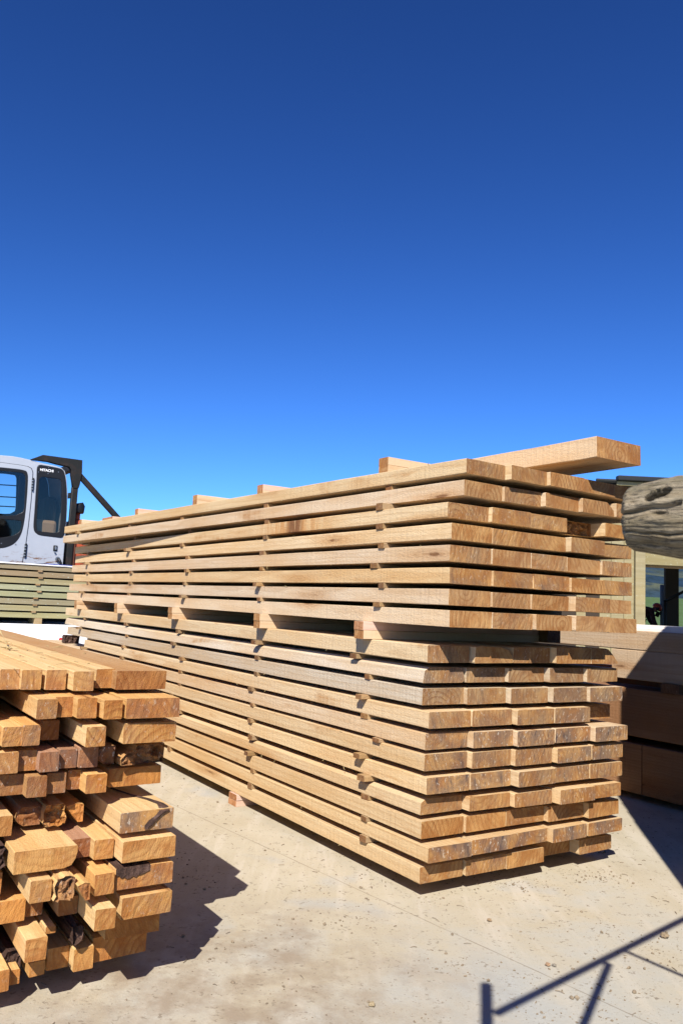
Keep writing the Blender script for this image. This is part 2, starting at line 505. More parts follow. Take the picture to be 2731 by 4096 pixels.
def prism(prof, length, nseg, seed, jit=.0006, skew=.0, tilt=0.0, bend=None, rough_end=0.0, crown=0.0):
    """a sawn length: profile in (y, z), near end at x = 0, running to -x; sides slot 0, ends slot 1"""
    r = random.Random(seed)
    bm = bmesh.new()
    n = len(prof)
    cy = sum(p[0] for p in prof) / n
    cz = sum(p[1] for p in prof) / n
    # segments shorter toward the near end
    xs = [0.0] + [length * ((i / nseg) ** 1.3) for i in range(1, nseg + 1)]
    rings_ = []
    a1, a2 = r.uniform(-1, 1), r.uniform(0, 6)
    for i, s in enumerate(xs):
        by, bz = bend(s) if bend else (0, 0)
        wob = math.sin(s * 1.3 + a2) * .0022 * a1
        ring = []
        for (y, z) in prof:
            x = -s
            if i == 0:
                x += (y - cy) * skew + (z - cz) * tilt
            ring.append(bm.verts.new((x, y + by + wob + r.uniform(-jit, jit), z + bz + wob * .6 + r.uniform(-jit, jit))))
        rings_.append(ring)
    for A, B in zip(rings_, rings_[1:]):
        for k in range(n):
            bm.faces.new((A[k], A[(k + 1) % n], B[(k + 1) % n], B[k]))
    # near end: flat, or torn where the end is broken
    if rough_end:
        outer = rings_[0]
        pts2 = [Vector((v.co.y, v.co.z)) for v in outer]
        w2 = max(p.x for p in pts2) - min(p.x for p in pts2)
        h2 = max(p.y for p in pts2) - min(p.y for p in pts2)
        def inside(q):
            c_ = False
            for a, b in zip(pts2, pts2[1:] + pts2[:1]):
                if (a.y > q.y) != (b.y > q.y) and q.x < (b.x - a.x) * (q.y - a.y) / (b.y - a.y) + a.x:
                    c_ = not c_
            return c_
        extra = []
        step = .0042
        for iy in range(int(w2 / step) + 1):
            for iz in range(int(h2 / step) + 1):
                q = Vector((min(p.x for p in pts2) + (iy + r.uniform(.1, .9)) * step, min(p.y for p in pts2) + (iz + r.uniform(.1, .9)) * step))
                if inside(q) and min((q - p).length for p in pts2) > .0022:
                    extra.append(q)
        m = len(pts2)
        from mathutils.geometry import delaunay_2d_cdt
        vv, ee, ff, ov, oe, of = delaunay_2d_cdt(pts2 + extra, [], [list(range(m))], 1, 1e-6)
        bv = []
        for idx, q in enumerate(vv):
            src = ov[idx][0] if ov[idx] else -1
            if 0 <= src < m:
                bv.append(outer[src])
            else:
                d1 = noise.noise(Vector((q.x * 45, q.y * 45, seed)))
                d2 = noise.noise(Vector((q.x * 150, q.y * 110, seed + 3)))
                dep = max(0, d1 + .15) * 1.5 + .35 * d2 + .25
                bv.append(bm.verts.new(((q.x - cy) * skew - dep * rough_end * 2 + r.uniform(-1, 1) * rough_end * .12, q.x, q.y)))
        for fc in ff:
            try:
                bm.faces.new([bv[t] for t in fc]).material_index = 1
            except ValueError:
                pass
    else:
        c0 = bm.verts.new((crown, cy, cz))
        for k in range(n):
            bm.faces.new((rings_[0][k], c0, rings_[0][(k + 1) % n])).material_index = 1
    f = bm.faces.new(rings_[-1])
    f.material_index = 1
    return mesh_of(bm)

def dens(prof, m=3):
    """more points round a profile, for broken ends"""
    out = []
    n = len(prof)
    for i in range(n):
        a, b = prof[i], prof[(i + 1) % n]
        for j in range(m):
            t = j / m
            out.append((a[0] + (b[0] - a[0]) * t, a[1] + (b[1] - a[1]) * t))
    return out

def vary(base, amt, r=rng):
    b = r.uniform(1 - amt, 1 + amt)
    h = r.uniform(-amt, amt) * .45
    return tuple(max(0, min(1, x)) for x in (base[0] * b * (1 + h * .3), base[1] * b, base[2] * b * (1 - h)))

ORD_ACROSS = ['leftmost', 'second from the left', 'middle', 'second from the right', 'rightmost']
ORD = ['bottom', 'second', 'third', 'fourth', 'fifth', 'sixth', 'seventh', 'eighth', 'ninth', 'tenth', 'eleventh']

ROWS = [  # bottom z, top z, near-end offsets of the five boards, far end, trim of the last board
    (0.056, 0.111, [0.076, 0.064, 0.061, 0.11, 0.063], 5.30, 0.002),
    (0.136, 0.188, [0.03, 0.035, 0.044, 0.02, 0.02], 5.20, 0.013),
    (0.206, 0.265, [0.074, 0.069, 0.068, 0.045, 0.02], 5.10, -0.008),
    (0.284, 0.337, [0.088, 0.052, 0.025, -0.014, 0.001], 5.20, -0.024),
    (0.360, 0.417, [0.055, 0.05, 0.01, 0.016, 0.012], 5.10, -0.002),
    (0.436, 0.494, [0.07, 0.047, 0.027, 0.004, 0.005], 5.20, -0.004),
    (0.509, 0.566, [0.072, 0.042, 0.016, 0.014, -0.011], 5.55, 0.007),
    (0.585, 0.643, [0.054, 0.049, 0.022, 0.016, 0.075], 4.25, 0.001),
    (0.662, 0.721, [0.099, 0.081, 0.056, 0.032, 0.016], 4.77, 0.004),
    (0.740, 0.796, [0.094, 0.091, 0.074, 0.049, 0.034], 4.84, -0.004),
    (0.816, 0.878, [0.071, 0.046, 0.048, 0.015, 0.012], 4.86, -0.055),
    (0.947, 1.006, [-0.041, -0.046, -0.063, -0.079, -0.065], 4.87, -0.014),
    (1.024, 1.080, [-0.03, -0.036, -0.044, -0.078, -0.054], 4.79, -0.033),
    (1.100, 1.157, [-0.031, -0.042, -0.047, -0.057, -0.04], 4.73, -0.012),
    (1.178, 1.236, [-0.031, -0.032, -0.033, -0.032, -0.039], 4.76, -0.012),
    (1.256, 1.314, [-0.03, -0.031, -0.026, -0.05, -0.027], 4.73, 0.001),
    (1.335, 1.391, [-0.007, -0.027, -0.029, 0.02, -0.05], 4.75, 0.000),
    (1.419, 1.476, [-0.030, -0.034, -0.049, -0.061, -0.061], 4.76, 0.000),
    (1.499, 1.555, [-0.040, -0.063, -0.073, -0.064, -0.054], 4.74, 0.000),
]
GREY = (.68, .575, .425)
GOLD = (.765, .58, .345)
PINK = (.745, .58, .39)
WARM = (.745, .545, .31)
ROWTONE = [GOLD, WARM, WARM, WARM, GOLD, GOLD, PINK, GOLD, GREY, GREY, GOLD, PINK, PINK, WARM, PINK, GOLD, GOLD, PINK, GOLD]
# stain on the sawn ends, per row
STAIN = [.25, .85, .1, .45, .8, .9, .9, .75, .7, .55, .45, .1, .15, .35, .3, .2, .3, .2, .2]
SPACING = .203

SLEW, SLEW0 = .034, .055           # the two top rows lie slightly askew

for j, (zb, zt, es, far, trim) in enumerate(ROWS):
    upper = j >= 11
    row = j - 11 if upper else j
    rowname = ORD[row] if row < (7 if upper else 10) else 'top'
    pack = 'upper' if upper else 'lower'
    for k in range(5):
        w = .2 + rng.uniform(-.003, .0015)
        t = zt - zb + (rng.uniform(-.002, .0005) if k else 0)
        if k == 4:
            w = max(.165, .198 + trim)
        prof = chamfered(w, t, rng.uniform(.0012, .003))
        if j == 10 and k == 1:
            prof = [(.002, 0), (w - .002, 0), (w, .02), (w - .018, t - .016), (w - .06, t - .002), (.03, t), (.004, t - .004), (0, .004)]
        if j == 10 and k == 4:
            prof = [(.002, 0), (w - .002, 0), (w - .001, .006), (w - .03, .035), (w - .06, t - .004), (w - .08, t), (.002, t), (0, t - .002)]
        if j == 9 and k == 0:
            prof = [(.002, 0), (w - .012, .0), (w, .01), (w - .012, t - .006), (w - .03, t), (.03, t), (.008, t - .012), (0, .002)]
        if j == 3 and k == 0:
            prof = [(.002, 0), (w - .002, 0), (w, .002), (w, t - .002), (w - .002, t), (.022, t - .001), (.003, t - .012), (0, .002)]
        if j == 17 and k == 3:
            prof = [(.002, 0), (w - .002, 0), (w, .004), (w - .004, t * .45), (w - .045, t), (.002, t), (0, t - .002), (0, .002)]
        broken = (j == 16 and k == 3)
        seed = j * 17 + k
        L = far + rng.uniform(-.03, .03) if k == 0 else 4.8 + rng.uniform(-.1, .15)
        if k == 0 and j == 7:
            L = far
        askew = j >= 17
        me = prism(dens(prof, 2) if broken else prof, L - es[k], 16, seed, .0007, rng.uniform(-.02, .02), rng.uniform(-.03, .03), None, .014 if broken else 0)
        o = link('sawn_board', me, [M_SCAR if (j, k) == (16, 0) else M_SIDE, M_END], None, W(es[k], k * SPACING + (SLEW0 if askew else 0) + (rng.uniform(-.003, .003) if k == 0 else 0), zb), ROT_LEN + (SLEW if askew else 0))
        c = vary(ROWTONE[j], .07)
        o.color = (*c, max(0, min(1, STAIN[j] + rng.uniform(-.3, .25))))
        look = {(1, 0): 'dark-stained ', (16, 0): 'bark-scarred ', (10, 4): 'round-edged ', (16, 3): 'rough broken ', (17, 3): 'dark-ended '}.get((j, k), '')
        tag(o, '%ssawn board, %s in the %s row of the %s pack' % (look, ORD_ACROSS[k], rowname, pack), 'board', 'sawn boards of the tall double timber pack')

# spacer sticks between the rows
PLACE = ['nearest the sawn ends', 'second from the sawn ends', 'third from the sawn ends', 'fourth from the sawn ends', 'at the far end']
STICK_TONE = (.44, .31, .17)
NEAR_LOW = [.387, .392, .398, .391, .428, .327, .426, .431, .418, .503]
for j in range(18):
    if j == 10:
        continue
    zb, zt = ROWS[j][1], ROWS[j + 1][0]
    upper = j >= 11
    row = j - 11 if upper else j
    nm = ORD[row + 1] if row + 1 < (7 if upper else 10) else 'top'
    us = [NEAR_LOW[j] if not upper else .37 + rng.uniform(-.03, .05), 1.345 + rng.uniform(-.03, .04), 2.34 + rng.uniform(-.08, .08), 3.3 + rng.uniform(-.06, .06), 4.35 + rng.uniform(-.08, .05)]
    for k, u in enumerate(us):
        if (j in (7,) and k == 4):
            continue
        wd = rng.uniform(.034, .046)
        out = rng.uniform(.0, .014) if rng.random() < .75 else .03
        vv = -out
        if j == 17:
            vv += SLEW0 - SLEW * u + .01
        if j == 16 and u > 1.25:
            vv = .012
        me = prism(chamfered(wd, zt - zb - .0006, .0015), 1.0 + rng.uniform(-.02, .06) - vv, 5, 900 + j * 7 + k, .0005, rng.uniform(-.1, .1))
        o = link('spacer_stick', me, [M_SIDE, M_END], None, W(u + wd, vv, zb + .0003), ROT_ACR)
        o.color = (*vary(STICK_TONE, .22), .3)
        tag(o, 'thin spacer stick %s, under the %s row of the %s pack' % (PLACE[k], nm, pack if not upper and j < 10 else 'upper'), 'spacer', 'spacer sticks between the board rows')

for o in list(col.objects):
    if o.name.startswith('spacer_stick'):
        o['label'] = o['label'].replace('of the upper pack', 'of the upper pack' if 'upper' in o['label'] else 'of the lower pack')

# bearers: pairs of clean battens under, between and on the packs
BT = (.76, .58, .38)
BP = (.80, .56, .44)
def batten(u, v, z, wd, t, L, tone, label, group, seed):
    me = prism(chamfered(wd, t, .0015), L, 6, seed, .0004)
    o = link('bearer_batten', me, [M_PLANED, M_END], None, W(u + wd, v, z), ROT_ACR)
    o.color = (*vary(tone, .05), .05)
    return tag(o, label, 'batten', group)
for k, u in enumerate([.415, 1.277, 2.385, 3.394, 4.40]):
    for h in range(2):
        tone = BP if (k == 0 and h == 1) else BT
        adj = 'pink-tinged' if tone is BP else 'clean'
        batten(u + (.0015 if h else 0), -.0435 - .002 * h, .878 + h * .0344, .063, .0340, 1.09 - .105, tone,
               '%s %s batten of the bearer between the packs, %s' % (adj, ('lower', 'upper')[h], PLACE[k]), 'bearer battens between the two packs', 300 + k * 2 + h)
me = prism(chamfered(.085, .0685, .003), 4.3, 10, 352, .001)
o = link('gap_dark_timber', me, [M_SIDE, M_END], None, W(.37, .948, .8783), ROT_LEN)
o.color = (.30, .19, .10, .4)  # added piece, toned dark so the gap stays black
tag(o, 'long dark timber added to keep the gap between the packs black', 'timber')
for k, u in enumerate([1.475, 3.6]):
    for h in range(2):
        batten(u, -.012, h * .0278, .085, .0276, 1.06, BP, 'pink %s batten of the ground bearer under the lower pack, %s' % (('lower', 'upper')[h], ('nearer one', 'farther one')[k]), 'ground bearer battens', 330 + k * 2 + h)
TOPB = [(.453, .07, BT), (1.57, .085, BP), (2.28, .02, BT), (3.37, .044, BP), (4.66, .013, BT)]
for k, (u, v, tone) in enumerate(TOPB):
    for h in range(2):
        batten(u, v, 1.5555 + h * .0345, .064, .0342, .95, tone if h else BT, 'pale %s batten of the bearer on top, %s' % (('lower', 'upper')[h], PLACE[k]), 'bearer battens on top of the pack', 360 + k * 2 + h)
batten(3.80, .0, 1.5555, .25, .036, .9, BP, 'single flat pink batten lying on top of the upper pack', 'bearer battens on top of the pack', 380)

# thick plank lying on top, its end hanging out past the pack
me = prism(chamfered(.268, .0818, .0018), 2.4, 14, 77, .0007, .01, -.02)
o = link('overhanging_plank', me, [M_SIDE, M_END], None, W(-.153, .629, 1.6252), ROT_LEN)
o.color = (.76, .56, .35, .2)
tag(o, 'thick pale plank lying on top, its end overhanging the upper pack', 'plank')

# rough dark board end showing at the far end
me = prism(dens(chamfered(.122, .07, .006), 2), .10, 3, 78, .003, 0, 0, None, .006)
o = link('board_offcut', me, [M_BARK, M_BARK], None, W(5.0, .05, .567), ROT_LEN)
tag(o, 'short rough dark-ended offcut at the far end of the lower pack', 'offcut')

# ------------------------------------------------------------------ near pile of small sections
PO = (.82, .505, .20)     # fresh orange-brown
PY = (.86, .60, .29)
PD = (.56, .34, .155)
PUR = (.50, .29, .185)
S = 'stick'; F = 'flat'
ZB = [None, .752, .690, .623, .558, .4985, .409, .342, .276, .203, .132, .054]
# row, u, v, width, thickness, tone, stain, kind, look
PILE = [
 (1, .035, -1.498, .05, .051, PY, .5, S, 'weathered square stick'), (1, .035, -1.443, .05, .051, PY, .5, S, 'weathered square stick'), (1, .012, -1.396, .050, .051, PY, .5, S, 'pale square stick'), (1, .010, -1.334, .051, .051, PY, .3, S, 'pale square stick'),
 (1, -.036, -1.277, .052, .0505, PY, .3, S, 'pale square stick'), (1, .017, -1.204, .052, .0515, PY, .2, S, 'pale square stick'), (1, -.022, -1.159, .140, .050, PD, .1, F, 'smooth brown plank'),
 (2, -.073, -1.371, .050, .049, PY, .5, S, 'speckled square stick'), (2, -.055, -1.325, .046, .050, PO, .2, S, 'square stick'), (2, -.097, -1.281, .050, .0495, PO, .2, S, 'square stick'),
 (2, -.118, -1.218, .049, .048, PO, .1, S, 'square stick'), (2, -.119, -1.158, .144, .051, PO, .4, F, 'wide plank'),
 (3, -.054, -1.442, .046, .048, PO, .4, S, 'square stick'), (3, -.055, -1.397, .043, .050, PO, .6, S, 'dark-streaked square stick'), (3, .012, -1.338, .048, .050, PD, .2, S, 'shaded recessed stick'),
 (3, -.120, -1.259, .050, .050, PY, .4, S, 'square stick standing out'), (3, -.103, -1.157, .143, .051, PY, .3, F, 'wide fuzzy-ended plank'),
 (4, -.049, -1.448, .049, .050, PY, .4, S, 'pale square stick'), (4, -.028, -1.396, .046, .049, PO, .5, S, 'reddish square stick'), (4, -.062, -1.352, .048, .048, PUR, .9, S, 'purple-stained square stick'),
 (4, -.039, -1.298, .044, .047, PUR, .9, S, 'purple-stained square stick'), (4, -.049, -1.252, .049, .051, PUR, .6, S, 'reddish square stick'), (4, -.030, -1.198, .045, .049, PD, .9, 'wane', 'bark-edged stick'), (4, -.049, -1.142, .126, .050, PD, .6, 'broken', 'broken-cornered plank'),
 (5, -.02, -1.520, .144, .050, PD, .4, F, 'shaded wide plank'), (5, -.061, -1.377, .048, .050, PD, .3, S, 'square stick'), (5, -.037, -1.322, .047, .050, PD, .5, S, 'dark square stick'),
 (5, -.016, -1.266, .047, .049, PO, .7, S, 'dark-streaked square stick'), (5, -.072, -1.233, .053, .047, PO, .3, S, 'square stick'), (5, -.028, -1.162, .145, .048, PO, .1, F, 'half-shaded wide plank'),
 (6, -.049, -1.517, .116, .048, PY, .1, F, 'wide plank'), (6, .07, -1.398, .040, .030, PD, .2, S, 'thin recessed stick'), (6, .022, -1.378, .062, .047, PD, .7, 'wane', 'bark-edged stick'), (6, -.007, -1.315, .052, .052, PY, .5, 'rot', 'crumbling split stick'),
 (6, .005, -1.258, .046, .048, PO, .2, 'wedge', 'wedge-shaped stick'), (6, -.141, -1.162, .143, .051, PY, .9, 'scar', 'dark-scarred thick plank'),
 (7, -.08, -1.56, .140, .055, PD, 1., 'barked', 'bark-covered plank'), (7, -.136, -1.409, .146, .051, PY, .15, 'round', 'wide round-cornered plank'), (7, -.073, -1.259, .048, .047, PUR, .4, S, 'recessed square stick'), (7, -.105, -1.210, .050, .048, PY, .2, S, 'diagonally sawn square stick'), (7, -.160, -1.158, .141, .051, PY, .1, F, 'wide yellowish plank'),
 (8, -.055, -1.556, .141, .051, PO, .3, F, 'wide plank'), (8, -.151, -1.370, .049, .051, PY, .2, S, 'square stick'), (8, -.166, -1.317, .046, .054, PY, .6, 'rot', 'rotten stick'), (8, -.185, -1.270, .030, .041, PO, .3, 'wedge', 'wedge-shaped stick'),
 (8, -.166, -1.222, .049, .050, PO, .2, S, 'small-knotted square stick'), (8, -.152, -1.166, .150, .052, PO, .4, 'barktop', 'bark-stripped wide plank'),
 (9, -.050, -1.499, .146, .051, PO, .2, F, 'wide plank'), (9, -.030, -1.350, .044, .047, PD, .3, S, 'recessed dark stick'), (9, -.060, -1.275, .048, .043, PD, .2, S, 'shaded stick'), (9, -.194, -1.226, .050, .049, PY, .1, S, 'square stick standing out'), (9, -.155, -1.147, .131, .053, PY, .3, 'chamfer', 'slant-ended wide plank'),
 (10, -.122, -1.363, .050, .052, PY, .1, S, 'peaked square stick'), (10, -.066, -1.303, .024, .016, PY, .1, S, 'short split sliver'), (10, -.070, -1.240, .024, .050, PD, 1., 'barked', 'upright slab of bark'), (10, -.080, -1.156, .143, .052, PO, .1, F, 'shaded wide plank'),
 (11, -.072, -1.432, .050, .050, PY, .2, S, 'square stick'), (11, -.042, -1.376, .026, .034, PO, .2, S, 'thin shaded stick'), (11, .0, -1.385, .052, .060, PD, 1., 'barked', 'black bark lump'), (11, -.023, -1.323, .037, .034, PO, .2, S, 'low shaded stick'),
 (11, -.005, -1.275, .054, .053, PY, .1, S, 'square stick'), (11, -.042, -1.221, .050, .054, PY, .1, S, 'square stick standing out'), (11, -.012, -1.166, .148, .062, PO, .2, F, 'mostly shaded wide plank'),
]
counts = {}
for p in PILE:
    counts[p[0]] = counts.get(p[0], 0) + 1
FROMRIGHT = ['at the right end', 'second from the right', 'third from the right', 'fourth from the right', 'fifth from the right', 'sixth from the right', 'seventh from the right']
ROWN = ['', 'top', 'second', 'third', 'fourth', 'fifth', 'sixth', 'seventh', 'eighth', 'ninth', 'tenth', 'bottom']
seen = {}
for (row, u, v, w, t, tone, stain, kind, look) in PILE:
    i = seen.get(row, 0)
    seen[row] = i + 1
    pos = FROMRIGHT[counts[row] - 1 - i]
    z = ZB[row]
    L = 4.2
    seed = 5000 + row * 31 + i
    prof = chamfered(w, t, .0015)
    mats = [M_SIDE, M_END]
    rough = 0.0
    skew = rng.uniform(-.05, .05)
    tilt = rng.uniform(-.06, .06)
    if kind == 'wane':
        prof = [(.020, 0), (w, 0), (w, t), (.012, t), (.002, t * .75), (0, t * .45), (.006, t * .2)]
        rough = .004
    elif kind == 'broken':
        prof = dens([(.004, 0), (w, 0), (w, t), (.045, t), (.036, t * .72), (.012, t * .55), (0, t * .3)], 3)
        rough = .010
        skew = -.15
    elif kind == 'rot':
        r2 = random.Random(seed)
        prof = [(y + r2.uniform(-.004, .004), zz + r2.uniform(-.004, .003)) for y, zz in dens(chamfered(w, t, .006), 4)]
        rough = .011
    elif kind == 'wedge':
        prof = [(w * .72, 0), (w, .001), (w, t * .9), (w * .55, t), (0, t * .86), (w * .35, t * .4)]
        rough = .003
    elif kind == 'round':
        prof = [(.001, 0), (w - .03, 0), (w - .012, .006), (w - .003, .02), (w, .034), (w, t - .002), (w - .002, t), (.001, t), (0, t - .001), (0, .001)]
    elif kind == 'barked':
        r2 = random.Random(seed)
        prof = [(y + r2.uniform(-.006, .004), zz + r2.uniform(-.005, .003)) for y, zz in dens(chamfered(w, t, .010), 3)]
        rough = .008
        mats = [M_BARK, M_BARK]
    elif kind == 'chamfer':
        skew = 0
    jit = .0012 if kind in ('rot', 'barked') else .0006
    short = look.startswith(('short split', 'upright slab', 'black bark'))
    me = prism(prof, .45 if short else L + rng.uniform(-.1, .1), 14, seed, jit, skew, tilt, None, rough, .0)
    o = link({S: 'square_stick', 'wedge': 'square_stick', 'wane': 'square_stick', 'rot': 'square_stick'}.get(kind, 'square_stick' if w < .06 else 'sawn_plank'), me, mats, None, W(u, v, z + (.0 if not look.startswith('short') else .036)), ROT_LEN)
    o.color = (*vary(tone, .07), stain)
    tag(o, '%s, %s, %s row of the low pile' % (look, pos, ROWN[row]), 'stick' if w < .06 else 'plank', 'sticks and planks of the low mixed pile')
    if kind == 'scar':       # bark inclusion running over the top and down the end
        bm = bmesh.new()
        r2 = random.Random(5)
        path = [(-.30, .052, t), (-.22, .068, t), (-.16, .085, t), (-.10, .110, t), (-.05, .122, t), (-.015, .120, t), (.0015, .112, t * .9), (.002, .100, t * .72), (.002, .088, t * .5), (.002, .078, t * .28), (.002, .070, t * .08)]
        wd = [.002, .004, .005, .007, .010, .016, .016, .013, .015, .013, .005]
        prev = None
        for (x, y, zz), q in zip(path, wd):
            nx = (0, 1, 0)
            lift = (0, 0, .0015) if x < 0 else (.0015, 0, 0)
            a = bm.verts.new((x + lift[0], y - q * r2.uniform(.6, 1.2), zz + lift[2] * 1))
            c = bm.verts.new((x + lift[0] * 2.6, y + r2.uniform(-.003, .003), zz + lift[2] * 2.6))
            b = bm.verts.new((x + lift[0], y + q * r2.uniform(.6, 1.2), zz + lift[2] * 1))
            if prev:
                bm.faces.new((prev[0], prev[1], c, a))
                bm.faces.new((prev[1], prev[2], b, c))
            prev = (a, c, b)
        link('bark_scar', mesh_of(bm), [M_BARK], o)
    if kind == 'barktop':
        r2 = random.Random(8)
        bm = bmesh.new()
        n = 12
        top = []
        for q in range(n + 1):
            x = q / n
            yy = -.002 + x * .088
            dz = (.010 + .018 * math.sin(x * 2.4 + .5)) * (1 - .25 * r2.random())
            a = bm.verts.new((.003, yy, t + .001))
            b = bm.verts.new((.0035, yy, t - dz))
            c = bm.verts.new((-.28 + .12 * x, yy, t + .0015))
            top.append((a, b, c))
        for (a, b, c), (a2, b2, c2) in zip(top, top[1:]):
            bm.faces.new((a, b, b2, a2))
            bm.faces.new((a, a2, c2, c))
        link('bark_strip', mesh_of(bm), [M_BARK], o)

# outer planks of the pile and the sticks that keep its rows apart
for row in range(1, 12):
    if row in (5, 7, 8):
        continue
    v0 = {1: -1.65, 6: -1.665, 9: -1.65}.get(row, -1.60)
    me = prism(chamfered(.145, .050), 4.1, 8, 5600 + row)
    o = link('sawn_plank', me, [M_SIDE, M_END], None, W(rng.uniform(-.05, .03), v0, ZB[row]), ROT_LEN)
    o.color = (*vary(PO, .08), .2)
    tag(o, 'wide plank on the outer left side, %s row of the low pile' % ROWN[row], 'plank', 'sticks and planks of the low mixed pile')
for row in range(1, 12):
    low = 0 if row == 11 else ZB[row + 1] + .051
    if ZB[row] - low < .004:
        continue
    for k, u in enumerate((.75, 2.9)):
        me = prism(chamfered(.045, ZB[row] - low - .0005), .62, 4, 5700 + row * 2 + k)
        o = link('spacer_stick', me, [M_SIDE, M_END], None, W(u, -1.64, low), ROT_ACR)
        o.color = (*vary(STICK_TONE, .1), .2)
        tag(o, '%s spacer stick inside the low pile, under its %s row' % (('nearer', 'farther')[k], ROWN[row]), 'spacer', 'spacer sticks inside the low pile')

# dry grass head and straws lying on the pile
def strand(name, pts, r, label, mat=M_STRAW):
    o = tube(name, pts, r, mat, None, 5)
    return o
gs = thing('dry_grass_stalk', 'dry grass stalk with seed head lying on the top planks of the low pile', 'grass stalk', W(.78, -1.27, .804))
g0 = Vector(gs.location)
a_ = W(.74, -1.285, .806) - g0
b_ = W(1.02, -1.27, .86) - g0
tube('stem', [a_, a_.lerp(b_, .5) + Vector((0, 0, .008)), b_], [.0012, .0012, .0010], M_STRAW, gs, 5)
tube('seed_head', [a_.lerp(b_, .62) + Vector((0, 0, .006)), a_.lerp(b_, .8) + Vector((0, 0, .006)), b_ + Vector((0, 0, .005))], [.0015, .004, .001], M_STRAW, gs, 6)
bm = bmesh.new()
for i in range(14):
    an = rng.uniform(0, 6.28)
    ln = rng.uniform(.015, .04)
    tube_bm(bm, [a_, a_ + Vector((math.cos(an) * ln * .6, math.sin(an) * ln * .6, .006)), a_ + Vector((math.cos(an) * ln, math.sin(an) * ln, rng.uniform(-.002, .01)))], [.0022, .0018, .0006], 4)
link('root_tuft', mesh_of(bm), [M_STRAW], gs)
bm = bmesh.new()
for i in range(46):
    u = rng.uniform(-.0, 1.6)
    v = rng.uniform(-1.42, -1.05) if u > .3 else rng.uniform(-1.42, -1.16)
    an = rng.uniform(0, 6.28)
    ln = rng.uniform(.006, .045)
    p0 = W(u, v, .8045)
    tube_bm(bm, [p0, p0 + Vector((math.cos(an) * ln * .5, math.sin(an) * ln * .5, .002)), p0 + Vector((math.cos(an) * ln, math.sin(an) * ln, .0005))], rng.uniform(.0006, .0013), 4)
for i in range(60):      # splinters along the board edges of the packs
    j = rng.randrange(19)
    zb, zt, es, far, tr = ROWS[j]
    u = rng.uniform(es[0] + .02, 3.6)
    top = rng.random() < .6
    vsk = SLEW0 - SLEW * u if j >= 17 else 0
    p0 = W(u, vsk - .0005, zt - .001 if top else zb + .001)
    ln = rng.uniform(.006, .02)
    d = DU * rng.uniform(-1, 1) * ln - DV * rng.uniform(.001, .006) + Vector((0, 0, (rng.uniform(.2, .7) if top else -rng.uniform(.2, .8)) * ln))
    tube_bm(bm, [p0, p0 + d * .5 + DV * -.001, p0 + d], [.0011, .0009, .0004], 4)
o = link('loose_straw_litter', mesh_of(bm), [M_STRAW])
tag(o, 'loose straw and wood splinters scattered over the timber', 'litter')
struct(o, 'stuff')

# ------------------------------------------------------------------ big squared beams at the right
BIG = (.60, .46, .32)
BIG_SHADED = (.34, .18, .09)  # deeper copy of the beam tone, with the shade put into the colour
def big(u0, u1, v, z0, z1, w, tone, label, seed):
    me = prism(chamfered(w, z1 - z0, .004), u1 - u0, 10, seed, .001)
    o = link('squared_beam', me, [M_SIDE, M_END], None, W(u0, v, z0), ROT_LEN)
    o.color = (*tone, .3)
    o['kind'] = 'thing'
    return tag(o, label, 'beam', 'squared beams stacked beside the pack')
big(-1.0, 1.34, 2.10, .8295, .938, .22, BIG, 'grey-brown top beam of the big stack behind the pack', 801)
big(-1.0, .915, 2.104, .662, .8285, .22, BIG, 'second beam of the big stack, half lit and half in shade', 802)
big(-1.05, 3.2, 2.10, .346, .610, .26, BIG_SHADED, 'thick shade-darkened beam in the middle of the big stack', 803)
big(-1.0, .705, 2.10, .036, .308, .26, BIG_SHADED, 'lowest shade-darkened beam of the big stack, nearer piece of two', 804)
big(.712, 3.2, 2.103, .036, .308, .26, BIG_SHADED, 'lowest shade-darkened beam of the big stack, farther piece of two', 805)
big(-1.0, 3.2, 2.42, .036, .355, .26, BIG_SHADED, 'back beam on the ground behind the big stack', 806)
big(-1.0, 3.2, 2.42, .3565, .705, .26, BIG_SHADED, 'back beam lying on another behind the big stack', 807)
for k, (u, z0, z1, nm) in enumerate([(.47, .611, .6615, 'upper gap, nearer'), (1.9, .611, .6615, 'upper gap, farther'), (.1, .309, .3455, 'lower gap, nearer'), (2.2, .309, .3455, 'lower gap, farther'), (.3, 0, .0355, 'ground, nearer'), (2.0, 0, .0355, 'ground, farther')]):
    me = prism(chamfered(.11, z1 - z0 - .0005, .003), .3, 3, 820 + k)
    o = link('spacer_block', me, [M_SIDE, M_END], None, W(u + .11, 2.085 if k < 2 else 2.12, z0), ROT_ACR)
    o.color = (.30, .2, .12, .3)
    tag(o, 'spacer block under a beam of the big stack, %s one' % nm, 'spacer', 'spacer blocks in the big beam stack')
for k in range(2):
    me = prism(chamfered(.2 - k * .03, .0175, .001), 3.0, 8, 840 + k, .0003)
    o = link('white_board', me, [M_PALE, M_PALE], None, W(-1.1, 2.112 + k * .008, .9385 + k * .018), ROT_LEN)
    tag(o, 'thin white board lying on the big beam stack, %s of two' % ('lower', 'upper')[k], 'board', 'white boards on the beam stack')

